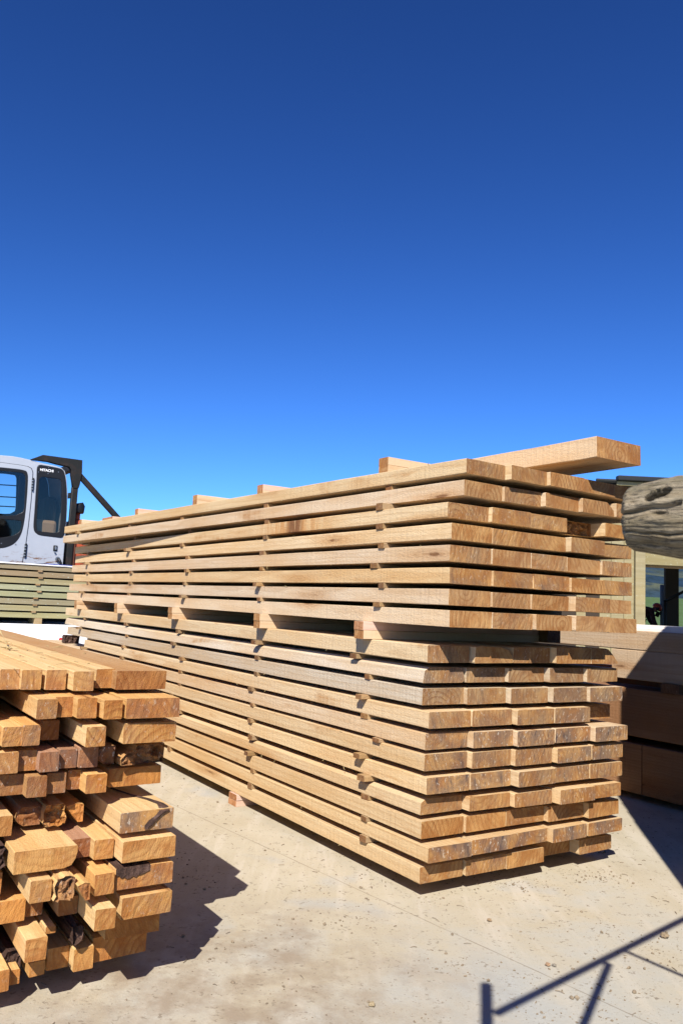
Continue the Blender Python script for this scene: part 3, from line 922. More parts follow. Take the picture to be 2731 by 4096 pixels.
# ------------------------------------------------------------------ weathered log end jutting in at the right
def build_log():
    bm = bmesh.new()
    NA, NS, LEN = 200, 260, 4.4
    rings_ = []
    def rad(s):
        if s < .018:
            return .103 + .018 * math.sin(s / .018 * math.pi / 2)
        return .121 + .030 * min(1, (s - .018) / .16)
    for i in range(NS + 1):
        f = i / NS
        s = LEN * (f ** 2)
        ring = []
        for k in range(NA):
            th = 2 * math.pi * k / NA        # 0 faces the viewer's side (-y), + is up
            thd = math.degrees(th)
            if thd > 180:
                thd -= 360
            r = rad(s)
            n = noise.noise(Vector((s * 2.2, math.cos(th) * 2.2, math.sin(th) * 2.2)))
            n2 = noise.noise(Vector((s * 5, math.cos(th) * 13, math.sin(th) * 13 + 4)))
            n3 = noise.noise(Vector((s * 26, math.cos(th) * 26, math.sin(th) * 26 + 9)))
            r += n * .010 + n2 * .0045 + n3 * .0016
            ss = s / .6
            # long checks in the wood
            for (c0, slope, w, d, s0, s1) in ((2, 30, 3.2, .030, -.1, .36), (-33, 6, 1.8, .012, .0, .5), (-15, -3, 1.3, .0045, .04, .3), (48, 14, 1.8, .012, .05, .4), (62, 10, 1.6, .010, .1, .6), (22, -40, 1.4, .006, .0, .09), (-52, 4, 1.2, .004, 0, .4)):
                if s0 <= ss <= s1:
                    c = c0 + slope * ss + 4 * noise.noise(Vector((ss * 9, c0, 0)))
                    q = (thd - c) / w
                    r -= d * math.exp(-q * q)
            # knot hollow
            q1 = (ss - .218) / .062
            q2 = (thd - 28 - (ss - .218) * 70) / (8.5 if thd > 28 + (ss - .218) * 70 else 6)
            e = q1 * q1 + q2 * q2
            th2 = th
            if e < 1.6:
                fr2 = min(1, (1.6 - e) * 1.5)
                r -= .085 * fr2
                th2 = th + R(16) * fr2
            q1 = (ss - .225) / .05
            q2 = (thd - 13 - (ss - .22) * 40) / 7
            r += .010 * math.exp(-(q1 * q1 + q2 * q2))
            q1 = (ss - .235) / .035
            q2 = (thd + 9) / 6
            r += .007 * math.exp(-(q1 * q1 + q2 * q2))
            q1 = (ss - .235) / .04
            q2 = (thd + 1) / 3.5
            r -= .022 * math.exp(-(q1 * q1 + q2 * q2))
            x = s + (.010 * n2 + .005 * n if s < .03 else 0)
            ring.append(bm.verts.new((x, -r * math.cos(th2), r * math.sin(th2))))
        rings_.append(ring)
    for A, B in zip(rings_, rings_[1:]):
        for k in range(NA):
            bm.faces.new((A[k], A[(k + 1) % NA], B[(k + 1) % NA], B[k]))
    cur = rings_[0]
    for f in (.8, .55, .3):
        nx = [bm.verts.new((-.006 + rng.uniform(-.003, .003), v.co.y * f, v.co.z * f)) for v in rings_[0]]
        for k in range(NA):
            bm.faces.new((cur[(k + 1) % NA], cur[k], nx[k], nx[(k + 1) % NA]))
        cur = nx
    bm.faces.new(cur)
    bm.faces.new(rings_[-1][::-1])
    return mesh_of(bm, True)
ang = math.atan2(-.57, .82)
o = link('weathered_pole', build_log(), [M_LOG], None, Vector((.2590, .72, 1.0950)), ang)
o.scale = (.24, .24, .24)
tag(o, 'weathered grey pole end with a knot hollow, jutting in close to the viewer', 'pole')
px_, py_ = .2590 + .821 * .85, .72 - .571 * .85
o = tube('pole_prop', [(0, 0, 0), (0, 0, .5), (0, 0, 1.060)], [.040, .038, .036], M_LOG, None, 14, True, (px_, py_, 0))
tag(o, 'short round post propping the weathered pole', 'post')

# ------------------------------------------------------------------ unseen hut added right of the viewer so its gable shades the beams
hut = thing('added_shade_hut', 'unseen board hut added so its gable shades the beam stack', 'hut', (1.314, 2.647, 0), math.atan2(-.2, 1))
hl, rise, hh = 2.6, .87, 2.567
g = [(0, 0), (hl, 0), (hl, hh), (hl / 2, hh + rise * hl / 2), (0, hh)]
bm = bmesh.new()
fr = [bm.verts.new((x, 0, z)) for x, z in g]
bk = [bm.verts.new((x, -1.3, z)) for x, z in g]
bm.faces.new(fr); bm.faces.new(bk[::-1])
for k in range(5):
    bm.faces.new((fr[k], fr[(k + 1) % 5], bk[(k + 1) % 5], bk[k]))
link('wall', mesh_of(bm), [M_CLAD], hut)
bm = bmesh.new()
for k in range(13):
    x = .01 + k * .2
    box_bm(bm, (x, .002, .01), (x + .045, .02, hh - .05 + rise * min(x, hl - x - .045)), .003)
for k in range(7):
    y = -.05 - k * .2
    box_bm(bm, (-.02, y - .045, .01), (-.002, y, hh - .02), .003)
link('batten_strip', mesh_of(bm), [M_CLAD], hut)
box('door', (.9, .003, .02), (1.7, .03, 2.0), M_INNER, hut)

# ------------------------------------------------------------------ steel gantry behind the viewer, throwing the bar shadows on the slab
LX, LY = .8 * DU.x + .755 * DV.x, .8 * DU.y + .755 * DV.y
def lift(p, h):
    return Vector((p[0] - LX * h, p[1] - LY * h, h))
fr_ = thing('steel_gantry', 'steel bar frame whose shadow falls across the slab', 'frame', (0, 0, 0))
HR = 2.0
r0, r1 = lift((.45, 2.165), HR), lift((1.223, 2.870), HR)
rd = (r1 - r0).normalized()
pend = r0 + rd * 1.9
top = lift((.452, 2.318), HR + .14)
tube('post', [(top.x, top.y, 0), (top.x, top.y, 1.2), top], .0165, M_STEEL, fr_)
tube('post', [(pend.x, pend.y, 0), (pend.x, pend.y, 1.2), (pend.x, pend.y, HR + .1)], .0165, M_STEEL, fr_)
tube('rail', [r0, r0.lerp(pend, .5), pend], .0125, M_STEEL, fr_)
jn = lift((.845, 2.494), HR)
tube('brace', [jn, jn - rd * .26 - Vector((0, 0, .283)), jn - rd * .517 - Vector((0, 0, .565))], .0115, M_STEEL, fr_)
jn2 = lift((.929, 2.578), HR)
tube('brace', [jn2, jn2 + rd * .63 - Vector((0, 0, .797)), jn2 + rd * 1.26 - Vector((0, 0, 1.594))], .007, M_STEEL, fr_)

# ------------------------------------------------------------------ treated pack, wrapped pack and cover at the left
TG = (.40, .37, .225)
TB = (.36, .29, .175)
green = []
pitch_, t0 = .0733, .0555
tones = [(.42, .40, .23), (.44, .40, .24), (.36, .31, .19), (.40, .40, .24), (.43, .43, .27), (.40, .36, .22), (.36, .28, .18), (.33, .27, .17)]
GZ = .718
for i in range(8):
    z = GZ + i * pitch_
    me = prism(chamfered(.22, t0, .002), 4.2, 8, 1100 + i, .0012)
    o = link('treated_board', me, [M_TREAT, M_TREAT], None, W(6.9 + .22, -2.7, z), ROT_ACR)
    o.color = (*tones[i], .1)
    tag(o, '%s treated board, %s in the green-tinged pack behind the low pile' % (('greenish', 'greenish', 'brownish', 'greenish', 'pale green', 'greenish', 'brown', 'dark brown')[i], ORD[i] + ' from the bottom' if i else 'lowest'), 'board', 'treated boards of the green-tinged pack')
    if i < 7:
        for k, v in enumerate((.20 + rng.uniform(-.03, .04), -1.0)):
            me = prism(chamfered(.2, pitch_ - t0 - .0006, .001), .045, 2, 1150 + i * 2 + k)
            o = link('spacer_stick', me, [M_SIDE, M_END], None, W(6.885, v + .045, z + t0 + .0003), ROT_FACE + math.pi)
            o.location = W(6.885 + .2, v, z + t0 + .0003)
            o.rotation_euler = (0, 0, ROT_ACR)
            o.color = (*vary((.42, .30, .17), .15), .2)
            tag(o, 'spacer stick in the green-tinged pack above its %s board, %s' % (ORD[i] if i else 'lowest', ('toward the tall pack', 'farther along')[k]), 'spacer', 'spacer sticks of the green-tinged pack')
for k, v in enumerate((.225, -1.2)):
    o = box('bearer_block', (0, 0, 0), (.075, .3, .0635), M_PLANED, None, .002, W(6.89, v, .6540), ROT_FACE)
    o.color = (.48, .36, .2, .2)
    tag(o, 'short bearer block under the green-tinged pack, %s' % ('toward the tall pack', 'farther along')[k], 'bearer', 'bearer blocks under the green-tinged pack')
wp = thing('wrapped_pack', 'white plastic-wrapped pack with red print, under the green-tinged pack', 'pack', W(6.86, 0, 0), ROT_FACE)
bm = bmesh.new()
box_bm(bm, (-2.9, 0, .06), (1.6, 1.0, .653), .012)
link('wrapping', mesh_of(bm, False), [M_WHITE], wp)
box('skid', (-2.4, .05, 0), (-2.28, .95, .0595), M_PLANED, wp)
box('skid', (1.1, .05, 0), (1.22, .95, .0595), M_PLANED, wp)
# slanted red print with pale openings
plate('printed_mark', [(.468, .425), (.487, .508), (.50, .515), (.66, .512), (.70, .50), (.70, .425)], -.004, .003, M_RED, wp,
      [[(.515, .475), (.522, .497), (.552, .497), (.545, .475)], [(.500, .440), (.505, .455), (.53, .452), (.527, .440)], [(.575, .43), (.575, .449), (.6, .446), (.615, .43)]], .0005)
cv = thing('cover_sheet', 'white and blue wrapping sheet laid on top of the green-tinged pack', 'sheet', W(6.89, 0, GZ + 7 * pitch_ + t0 + .0005), ROT_FACE)
def sheet(v0, v1, dz, mat, name, th, dep):
    bm = bmesh.new()
    n = 60
    prev = None
    for i in range(n + 1):
        v = v0 + (v1 - v0) * i / n
        w = .004 * noise.noise(Vector((v * 7, dz * 50, 0))) + .003 * noise.noise(Vector((v * 25, 3, 0)))
        vs = [bm.verts.new((v, dep + .01 * noise.noise(Vector((v * 9, 7, dz))), dz)), bm.verts.new((v, dep, dz + th + w)), bm.verts.new((v, .9, dz + th + .01)), bm.verts.new((v, .9, dz))]
        if prev:
            for k in range(4):
                bm.faces.new((prev[k], prev[(k + 1) % 4], vs[(k + 1) % 4], vs[k]))
        prev = vs
    return link(name, mesh_of(bm), [mat], cv)
box('gap_dark_flap', (-2.65, .9, -.66), (1.3, .912, .03), M_RUBBER, cv, .003)  # added black flap, keeps the gaps between the treated boards dark
sheet(-2.6, .62, 0.0, M_WHITE, 'white_sheet', .012, -.004)
sheet(.30, 1.25, .0125, M_BLUE, 'blue_printed_band', .011, .05)

# ------------------------------------------------------------------ excavator
UE = 8.8
ex = thing('excavator', 'old excavator with pale blue-grey cab and black steel guard frame', 'excavator', W(UE, 0, 0), ROT_FACE)
CAB = [(-.50, 2.45), (-.46, 2.66), (-.32, 2.70), (-.138, 2.712), (.052, 2.724), (.207, 2.732), (.316, 2.727), (.447, 2.713), (.602, 2.69), (.758, 2.678), (.842, 2.66), (.885, 2.625), (.915, 2.528), (.945, 2.336), (.962, 2.068), (.965, 1.747), (.965, 1.10), (-.62, 1.10), (-.64, 1.7)]
DOORWIN = rounded([(-.42, 2.545), (.066, 2.566), (.36, 2.572), (.415, 2.545), (.426, 2.40), (.432, 2.109), (.424, 1.857), (.398, 1.709), (.336, 1.605), (.253, 1.552), (.159, 1.524), (-.40, 1.514), (-.50, 1.899)], 2)
GU = rounded([(-.38, 2.50), (.07, 2.525), (.353, 2.536), (.390, 2.503), (.399, 2.378), (.415, 1.962), (-.41, 1.924)], 2, .15)
GL = rounded([(-.40, 1.885), (.125, 1.904), (.385, 1.907), (.398, 1.885), (.398, 1.812), (.377, 1.755), (.308, 1.703), (.147, 1.660), (-.36, 1.635)], 2, .15)
RW = rounded([(.523, 2.665), (.676, 2.661), (.835, 2.648), (.874, 2.62), (.905, 2.516), (.933, 2.335), (.951, 2.067), (.953, 1.725), (.786, 1.732), (.620, 1.739), (.565, 1.777), (.548, 1.848), (.545, 2.079), (.536, 2.448)], 2, .18)
RG = rounded([(.563, 2.515), (.835, 2.51), (.856, 2.472), (.869, 2.328), (.887, 2.007), (.882, 1.785), (.605, 1.788), (.584, 1.84), (.570, 2.293)], 2, .15)
FARW = rounded([(-.40, 2.57), (.315, 2.625), (.454, 2.622), (.478, 2.579), (.508, 2.07), (-.30, 2.02)], 2, .1)
plate('cab_side', CAB, 0, .04, M_PAINT, ex, [DOORWIN, RW], .006)
plate('cab_far_side', CAB, .96, .04, M_DARK, ex, [FARW], .006)
bm = bmesh.new()
n = len(CAB)
va = [bm.verts.new((x, .041, z)) for x, z in CAB]
vb = [bm.verts.new((x, .959, z)) for x, z in CAB]
for k in range(n):
    bm.faces.new((va[k], va[(k + 1) % n], vb[(k + 1) % n], vb[k]))
link('cab_shell', mesh_of(bm), [M_PAINT], ex)
DOOR = [(-.50, 2.50), (-.46, 2.60), (-.278, 2.612), (.061, 2.628), (.325, 2.626), (.405, 2.620), (.452, 2.600), (.474, 2.552), (.479, 2.441), (.484, 2.178), (.479, 1.862), (.467, 1.6), (.445, 1.375), (.43, 1.12), (-.60, 1.12), (-.62, 1.7)]
plate('door_gap', [(x + (.007 if x > 0 else -.007), z_ + (.006 if z_ > 2 else 0)) for x, z_ in DOOR], -.004, .004, M_RUBBER, ex, [DOORWIN], .001)
door = plate('door', DOOR, -.010, .010, M_PAINT, ex, [DOORWIN], .003)
plate('window_seal', DOORWIN, -.014, .03, M_RUBBER, door, [GU, GL], .003)
plate('upper_pane', GU, .0, .005, M_GLASS, door, (), .0005)
plate('lower_pane', GL, .0, .005, M_GLASS_DARK, door, (), .0005)
for (a, b) in (((.481, 2.468), (.484, 2.320)), ((.466, 1.605), (.463, 1.444))):
    bm = bmesh.new()
    tube_bm(bm, [(a[0], -.018, a[1]), (b[0], -.018, b[1])], .011, 10)
    box_bm(bm, (a[0] - .002, -.016, b[1] - .01), (a[0] + .020, -.0105, a[1] + .012), .002)
    link('hinge', mesh_of(bm), [M_RUBBER], door)
    bm = bmesh.new()
    for f in (.12, .36, .62, .86):
        tube_bm(bm, [(a[0] + (b[0] - a[0]) * f, -.019, a[1] + (b[1] - a[1]) * f), (a[0] + (b[0] - a[0]) * (f + .1), -.019, a[1] + (b[1] - a[1]) * (f + .1))], .0125, 10)
    link('hinge_knuckle', mesh_of(bm), [M_CHROME], door)
rw = plate('rear_side_window', RW, -.008, .03, M_RUBBER, ex, [RG], .004)
plate('pane', RG, .004, .005, M_GLASS_DARK, rw, (), .0005)
def letters(txt, size, x, z, dep, mat, parent, ax=0.0, sx=1.0):
    cu = bpy.data.curves.new('t', 'FONT')
    cu.body = txt
    cu.size = size
    cu.extrude = .0008
    cu.offset = .0012
    tmp = bpy.data.objects.new('t', cu)
    col.objects.link(tmp)
    dg = bpy.context.evaluated_depsgraph_get()
    me = bpy.data.meshes.new_from_object(tmp.evaluated_get(dg))
    bpy.data.objects.remove(tmp)
    wid = max(v.co.x for v in me.vertices)
    for v in me.vertices:
        a, b, c = v.co
        a *= sx / wid
        v.co = (x + a, dep - c, z + b + a * ax)
    me.materials.clear()
    return link('lettering', me, [mat], parent)
letters('HITACHI', .045, .563, 2.588, -.0095, M_LETTER, rw, .0, .171)
bm = bmesh.new()
for x, z in ((.534, 2.645), (.546, 2.567), (.669, 2.561), (.670, 2.639), (.80, 2.60)):
    tube_bm(bm, [(x, -.007, z), (x, -.012, z)], .006, 8)
link('screw', mesh_of(bm), [M_CHROME], rw)
for x, z in ((.171, 1.592), (.344, 1.594)):
    tube('bolt_head', [(x, -.013, z), (x, -.018, z)], .007, M_CHROME, door, 8)
bm = bmesh.new()
box_bm(bm, (.820, -.012, 1.545), (.873, .002, 1.620), .006)
lk = link('door_catch', mesh_of(bm), [M_RUBBER], ex)
bm = bmesh.new()
box_bm(bm, (.838, -.022, 1.562), (.862, -.012, 1.605), .004)
tube_bm(bm, [(.842, -.012, 1.530), (.842, -.024, 1.530)], .012, 10)
link('catch_lever', mesh_of(bm), [M_CHROME], lk)
kb = tube('hose_socket', [(.885, .0, 1.443), (.885, -.03, 1.443)], .030, M_CHROME, ex, 16)
tube('hose', [(.885, -.028, 1.443), (.897, -.07, 1.43), (.915, -.075, 1.39), (.925, -.06, 1.30)], .017, M_RUBBER, kb, 10)
# inside the cab
st = box('seat', (.52, .10, 1.25), (.87, .62, 1.955), M_SEAT, ex, .04)
box('seat_back', (.74, .30, 1.90), (.90, .72, 2.30), M_DARK, st, .05)
bm = bmesh.new()
box_bm(bm, (.50, .86, 1.2), (.66, .94, 2.62), .02)
box_bm(bm, (.40, .05, 1.2), (.455, .10, 1.62), .01)
link('inner_pillar', mesh_of(bm), [M_INNER], ex)
bm = bmesh.new()
for z in (2.473, 2.305, 2.171):
    tube_bm(bm, [(-.6, 1.005, z - .014 * 4), (.50, 1.005, z + .005)], .008, 8)
link('window_bar', mesh_of(bm), [M_GUARD], ex)
tube('grab_bar', [(.10, .25, 2.55), (.06, .25, 2.2), (.02, .25, 1.9)], .018, flat('pale_green_bar', (.26, .27, .17), .6), ex)
bm = bmesh.new()
box_bm(bm, (-.1, .3, 1.5), (.02, .75, 1.93), .02)
box_bm(bm, (.17, .35, 1.60), (.20, .38, 1.86), .006)
box_bm(bm, (.10, .3, 1.84), (.26, .42, 1.95), .02)
link('control_console', mesh_of(bm), [M_DARK], ex)
# guard frame over and behind the cab
def guard(dep, parent):
    ROPS = [(.432, 2.722), (.582, 2.802), (1.100, 2.802), (1.110, 2.635), (1.094, 2.463), (1.080, 2.412), (1.011, 2.404), (.996, 2.484), (.972, 2.58), (.962, 2.655), (.930, 2.688), (.760, 2.706), (.66, 2.722), (.57, 2.722)]
    plate('guard_head', ROPS, dep, .09, M_GUARD, parent, (), .006)
    plate('guard_post', [(1.000, 2.420), (1.078, 2.420), (1.076, 1.20), (.994, 1.20)], dep + .01, .07, M_GUARD, parent, (), .008)
    if dep < .5:
        plate('guard_brace', [(1.092, 2.640), (1.900, 1.892), (1.850, 1.838), (1.087, 2.548)], dep + .015, .06, M_GUARD, parent, (), .008)
    plate('guard_lug', [(.955, 2.338), (1.003, 2.349), (1.003, 2.270), (.958, 2.262)], dep + .02, .03, M_GUARD, parent, (), .003)
gf = link('guard_frame', None, parent=ex)
guard(-.02, gf)
guard(.98, gf)
box('guard_crossbar', (1.01, .07, 2.68), (1.09, .98, 2.78), M_GUARD, gf, .006)
# exhaust and engine house
bm = bmesh.new()
tube_bm(bm, [(1.132, .12, 1.95), (1.132, .12, 2.10)], .036, 16)
eb = link('exhaust_pipe', mesh_of(bm, True), [M_ORANGE], ex)
bm = bmesh.new()
tube_bm(bm, [(1.125, .12, 2.086), (1.125, .12, 2.105), (1.13, .12, 2.185), (1.12, .12, 2.222)], [.08, .088, .092, .075], 18)
link('exhaust_cap', mesh_of(bm, True), [M_RUBBER], eb)
eh = box('engine_house', (1.085, .05, 1.05), (2.30, 1.9, 2.005), M_ORANGE, ex, .05)
bm = bmesh.new()
for k in range(9):
    box_bm(bm, (1.2, .035, 1.25 + k * .06), (1.85, .06, 1.28 + k * .06), .003)
link('vent_slat', mesh_of(bm), [M_RUSTO], eh)
box('rust_strip', (1.072, .02, 1.20), (1.112, .10, 1.70), M_RUSTO, ex, .006)
box('turntable_deck', (-.6, -.1, .92), (2.3, 2.3, 1.09), M_ORANGE, ex, .03)
box('swing_ring', (.3, .6, .78), (1.5, 1.8, .92), M_GUARD, ex, .05)
def track(y):
    bm = bmesh.new()
    pts = []
    for k in range(24):
        a = 2 * math.pi * k / 24
        pts.append(((1.15 if math.cos(a) > 0 else -.85) + .9 * 1.0 + .36 * math.cos(a) - .3, .40 + .38 * math.sin(a)))
    A = [bm.verts.new((x - .2, y, z)) for x, z in pts]
    B = [bm.verts.new((x - .2, y + .5, z)) for x, z in pts]
    bm.faces.new(A); bm.faces.new(B[::-1])
    for k in range(24):
        bm.faces.new((A[k], A[(k + 1) % 24], B[(k + 1) % 24], B[k]))
    return link('track', mesh_of(bm), [M_GUARD], ex)
track(-.05); track(1.8)

# ------------------------------------------------------------------ open shed of treated timber at the right
SHC = (.34, .285, .155)
def tmb(name, lo, hi, parent, tone=SHC, loc=None):
    o = box(name, lo, hi, M_TREAT, parent, .006, loc)
    o.color = (*tone, .1)
    return o
sh = thing('open_shed', 'open shed of pale treated timber with a dark steel roof', 'shed', (0, 12, 0))
for k, (x0, x1, y) in enumerate([(3.54, 3.68, 0), (3.885, 4.05, 0), (4.054, 4.24, 0), (4.244, 4.392, 0)]):
    tmb('wall_board', (x0, y, 0), (x1, y + .04, 2.62), sh, (.35, .30, .17))
box('window', (3.682, .012, .0), (3.883, .03, 2.62), M_INNER, sh, .002)
box('sliding_door', (2.2, .012, 0), (3.538, .05, 2.62), M_INNER, sh, .004)
tmb('corner_post', (4.398, -.05, 0), (4.545, .10, 2.78), sh, (.35, .30, .175))
hd = tmb('header', (4.546, -.02, 1.820), (9.5, .05, 2.10), sh, (.30, .255, .13))
tmb('header_underlay', (4.546, .06, 1.80), (9.5, .35, 1.86), sh, (.28, .21, .12))
box('upper_lining', (4.546, .36, 1.85), (9.5, .40, 2.85), M_INNER, sh)
tmb('eave_strip', (3.98, -.45, 2.925), (9.5, -.40, 2.985), sh, (.33, .31, .185))
rf = box('roof', (3.70, -.36, 2.90), (14.5, 12.4, 2.98), M_ROOF, sh, .01)
box('fascia', (3.97, -.52, 2.99), (9.6, -.40, 3.060), M_ROOF, rf, .01)
bm = bmesh.new()
for k in range(40):
    yy = -.4 + k * .31
    tube_bm(bm, [(3.69, yy, 2.99), (14.5, yy, 2.99)], .03, 6)
link('corrugation', mesh_of(bm), [M_ROOF], rf)
tmb('barge_board', (3.68, -.38, 2.84), (3.72, 12.3, 2.96), sh, (.30, .27, .17))
box('back_panel', (9.72, 12.0, 0), (10.12, 12.12, 2.9), M_INNER, sh)
box('back_panel', (10.75, 12.0, 0), (12.5, 12.12, 2.9), M_INNER, sh)
tube('handrail', [(9.32, 11.0, 1.55), (9.75, 11.0, 1.80), (10.6, 11.0, 2.28)], .04, M_GUARD, sh)
tube('rail_post', [(9.30, 11.0, 0), (9.30, 11.0, .8), (9.30, 11.0, 1.58)], .045, M_GUARD, sh)
o = tube('grey_post', [(0, 0, 0), (0, 0, 1), (0, 0, 2.10)], .07, M_GALV, None, 12, True, (10.03, 25.0, 0))
tag(o, 'plain grey steel post standing in the field opening behind the shed', 'post')
bm = bmesh.new()
box_bm(bm, (-.02, -.004, 0), (.06, 0, .03))
# ------------------------------------------------------------------ person bending forward beyond the shed
def skin_body(name, nodes, edges, mat, parent=None, sub=2):
    me = bpy.data.meshes.new(name)
    me.from_pydata([n_[0] for n_ in nodes], edges, [])
    ob = bpy.data.objects.new(name, me)
    col.objects.link(ob)
    sk = ob.modifiers.new('s', 'SKIN')
    for v, n_ in zip(me.skin_vertices[0].data, nodes):
        v.radius = (n_[1], n_[2] if len(n_) > 2 else n_[1])
    me.skin_vertices[0].data[0].use_root = True
    sb = ob.modifiers.new('d', 'SUBSURF')
    sb.levels = sb.render_levels = sub
    dg = bpy.context.evaluated_depsgraph_get()
    m2 = bpy.data.meshes.new_from_object(ob.evaluated_get(dg))
    bpy.data.objects.remove(ob)
    m2.materials.clear()
    for p in m2.polygons:
        p.use_smooth = True
    return link(name, m2, [mat], parent)
M_SKIN = flat('skin', (.40, .22, .15), .6)
M_MAROON = flat('dark_maroon_jacket', (.05, .012, .012), .85)
M_CHAPS = flat('orange_chaps', (.45, .17, .03), .7)
M_HELMET = flat('orange_helmet', (.50, .06, .02), .35)
M_BOOT = flat('dark_boot', (.02, .018, .016), .7)
pr = thing('person', 'person in dark maroon jacket and orange helmet bending forward behind the shed', 'person', (9.27, 25.0, .05), 0)
# body: pelvis root, legs, back curved forward to the right, arms hanging
N_ = [((.0, 0, .93), .16, .14), ((.06, -.10, .88), .10), ((.08, -.12, .50), .065), ((.02, -.13, .10), .048), ((.14, -.13, .045), .04),
      ((.02, .10, .88), .10), ((-.02, .12, .50), .065), ((-.10, .13, .10), .048), ((.02, .13, .045), .04),
      ((.12, 0, 1.10), .155, .14), ((.26, 0, 1.22), .165, .15), ((.38, 0, 1.26), .13, .12), ((.46, 0, 1.26), .055), ((.54, 0, 1.27), .075), ((.60, 0, 1.25), .085),
      ((.36, -.20, 1.20), .065), ((.40, -.24, .94), .05), ((.52, -.20, .74), .038), ((.56, -.19, .68), .035),
      ((.36, .20, 1.20), .065), ((.44, .22, .94), .05), ((.56, .16, .76), .038), ((.60, .15, .70), .035)]
E_ = [(0, 1), (1, 2), (2, 3), (3, 4), (0, 5), (5, 6), (6, 7), (7, 8), (0, 9), (9, 10), (10, 11), (11, 12), (12, 13), (13, 14), (11, 15), (15, 16), (16, 17), (17, 18), (11, 19), (19, 20), (20, 21), (21, 22)]
skin_body('body', N_, E_, M_SKIN, pr)
NJ = [((.02, 0, .97), .175, .16), ((.12, 0, 1.11), .175, .165), ((.26, 0, 1.23), .185, .17), ((.38, 0, 1.27), .145, .14), ((.43, 0, 1.27), .08),
      ((.36, -.20, 1.20), .08), ((.40, -.24, .94), .066), ((.51, -.20, .76), .052), ((.36, .20, 1.20), .08), ((.44, .22, .94), .066), ((.55, .17, .78), .052)]
skin_body('jacket', NJ, [(0, 1), (1, 2), (2, 3), (3, 4), (3, 5), (5, 6), (6, 7), (3, 8), (8, 9), (9, 10)], M_MAROON, pr)
NT_ = [((.0, 0, .95), .165, .15), ((.06, -.10, .86), .115), ((.08, -.12, .50), .085), ((.02, -.13, .14), .066), ((.02, .10, .86), .115), ((-.02, .12, .50), .085), ((-.10, .13, .14), .066)]
skin_body('trousers', NT_, [(0, 1), (1, 2), (2, 3), (0, 4), (4, 5), (5, 6)], M_CHAPS, pr)
for yy, xx in ((-.13, .02), (.13, -.10)):
    bm = bmesh.new()
    box_bm(bm, (xx - .07, yy - .05, 0), (xx + .20, yy + .05, .10), .03)
    link('boot', mesh_of(bm, True), [M_BOOT], pr)
bm = bmesh.new()
bmesh.ops.create_uvsphere(bm, u_segments=20, v_segments=12, radius=.135)
for v in bm.verts:
    v.co.z = max(v.co.z, -.05)
    v.co.x *= 1.12
hm = link('helmet', mesh_of(bm, True), [M_HELMET], pr, (.60, 0, 1.345))
hm.rotation_euler = (0, R(38), 0)
for s_ in (-1, 1):
    bm = bmesh.new()
    tube_bm(bm, [(-.01, s_ * .125, -.06), (-.01, s_ * .165, -.06)], .05, 14)
    link('ear_defender', mesh_of(bm, True), [M_BOOT], hm)
bm = bmesh.new()
pv = None
for k in range(9):
    a = R(-60 + 15 * k)
    x, y = .16 * math.cos(a), .15 * math.sin(a)
    q = (bm.verts.new((x + .02, y, -.05)), bm.verts.new((x + .05, y, -.22)))
    if pv:
        bm.faces.new((pv[0], q[0], q[1], pv[1]))
    pv = q
bmesh.ops.solidify(bm, geom=bm.faces[:], thickness=.004)
link('visor', mesh_of(bm), [M_BOOT], hm)
# fingers: two gloved hands, five digits each
for (hx, hy, hz) in ((.56, -.19, .68), (.60, .15, .70)):
    bm = bmesh.new()
    for q in range(4):
        y = hy - .03 + q * .02
        tube_bm(bm, [(hx + .005, y, hz), (hx + .02, y, hz - .05), (hx + .005, y, hz - .085 + .008 * abs(q - 1.5))], [.011, .010, .007], 6)
    tube_bm(bm, [(hx - .01, hy - .03, hz + .02), (hx + .025, hy - .05, hz - .01), (hx + .035, hy - .045, hz - .04)], [.012, .011, .008], 6)
    link('glove', mesh_of(bm, True), [M_CHAPS], pr)

# ------------------------------------------------------------------ setting: yard slab, field, far hill
def grid_sheet(name, xs, ys, fz, mat, kind='structure', smooth=True):
    bm = bmesh.new()
    vs = [[bm.verts.new((x, y, fz(x, y))) for x in xs] for y in ys]
    for a, b in zip(vs, vs[1:]):
        for k in range(len(xs) - 1):
            bm.faces.new((a[k], a[k + 1], b[k + 1], b[k]))
    o = link(name, mesh_of(bm, smooth), [mat])
    return struct(o, kind)
steps = [-3000, -800, -200, -60, -20, -8, -3, 0, 1, 2, 3, 4, 6, 10, 20, 60, 200, 800, 3000]
grid_sheet('ground', steps, steps, lambda x, y: 0.0, M_SLAB, 'structure', False)
def fieldz(x, y):
    t = max(0, min(1, (y - 42) / 130))
    return .006 + 5.6 * t * t * (3 - 2 * t) + .15 * noise.noise(Vector((x * .03, y * .03, 0))) * t
grid_sheet('field', [-40 + i * 6 for i in range(40)], [42 + i * 5 for i in range(30)], fieldz, grass_mat('field_grass', (.085, .15, .045), (.11, .17, .06), .05))
def hillz(x, y):
    t = max(0, min(1, (y - 350) / 900))
    ridge = 92 + 24 * noise.noise(Vector((x * .0028, 1.3, 0))) + 7 * noise.noise(Vector((x * .02, 5, 0))) - max(0, (x - 520) * .10) - max(0, (240 - x) * .06)
    b = t * t * (3 - 2 * t)
    return -1 + max(4, ridge) * b + (6 * noise.noise(Vector((x * .02, y * .02, 2))) + 3.5 * noise.noise(Vector((x * .07, y * .07, 2)))) * min(1, t * 4)
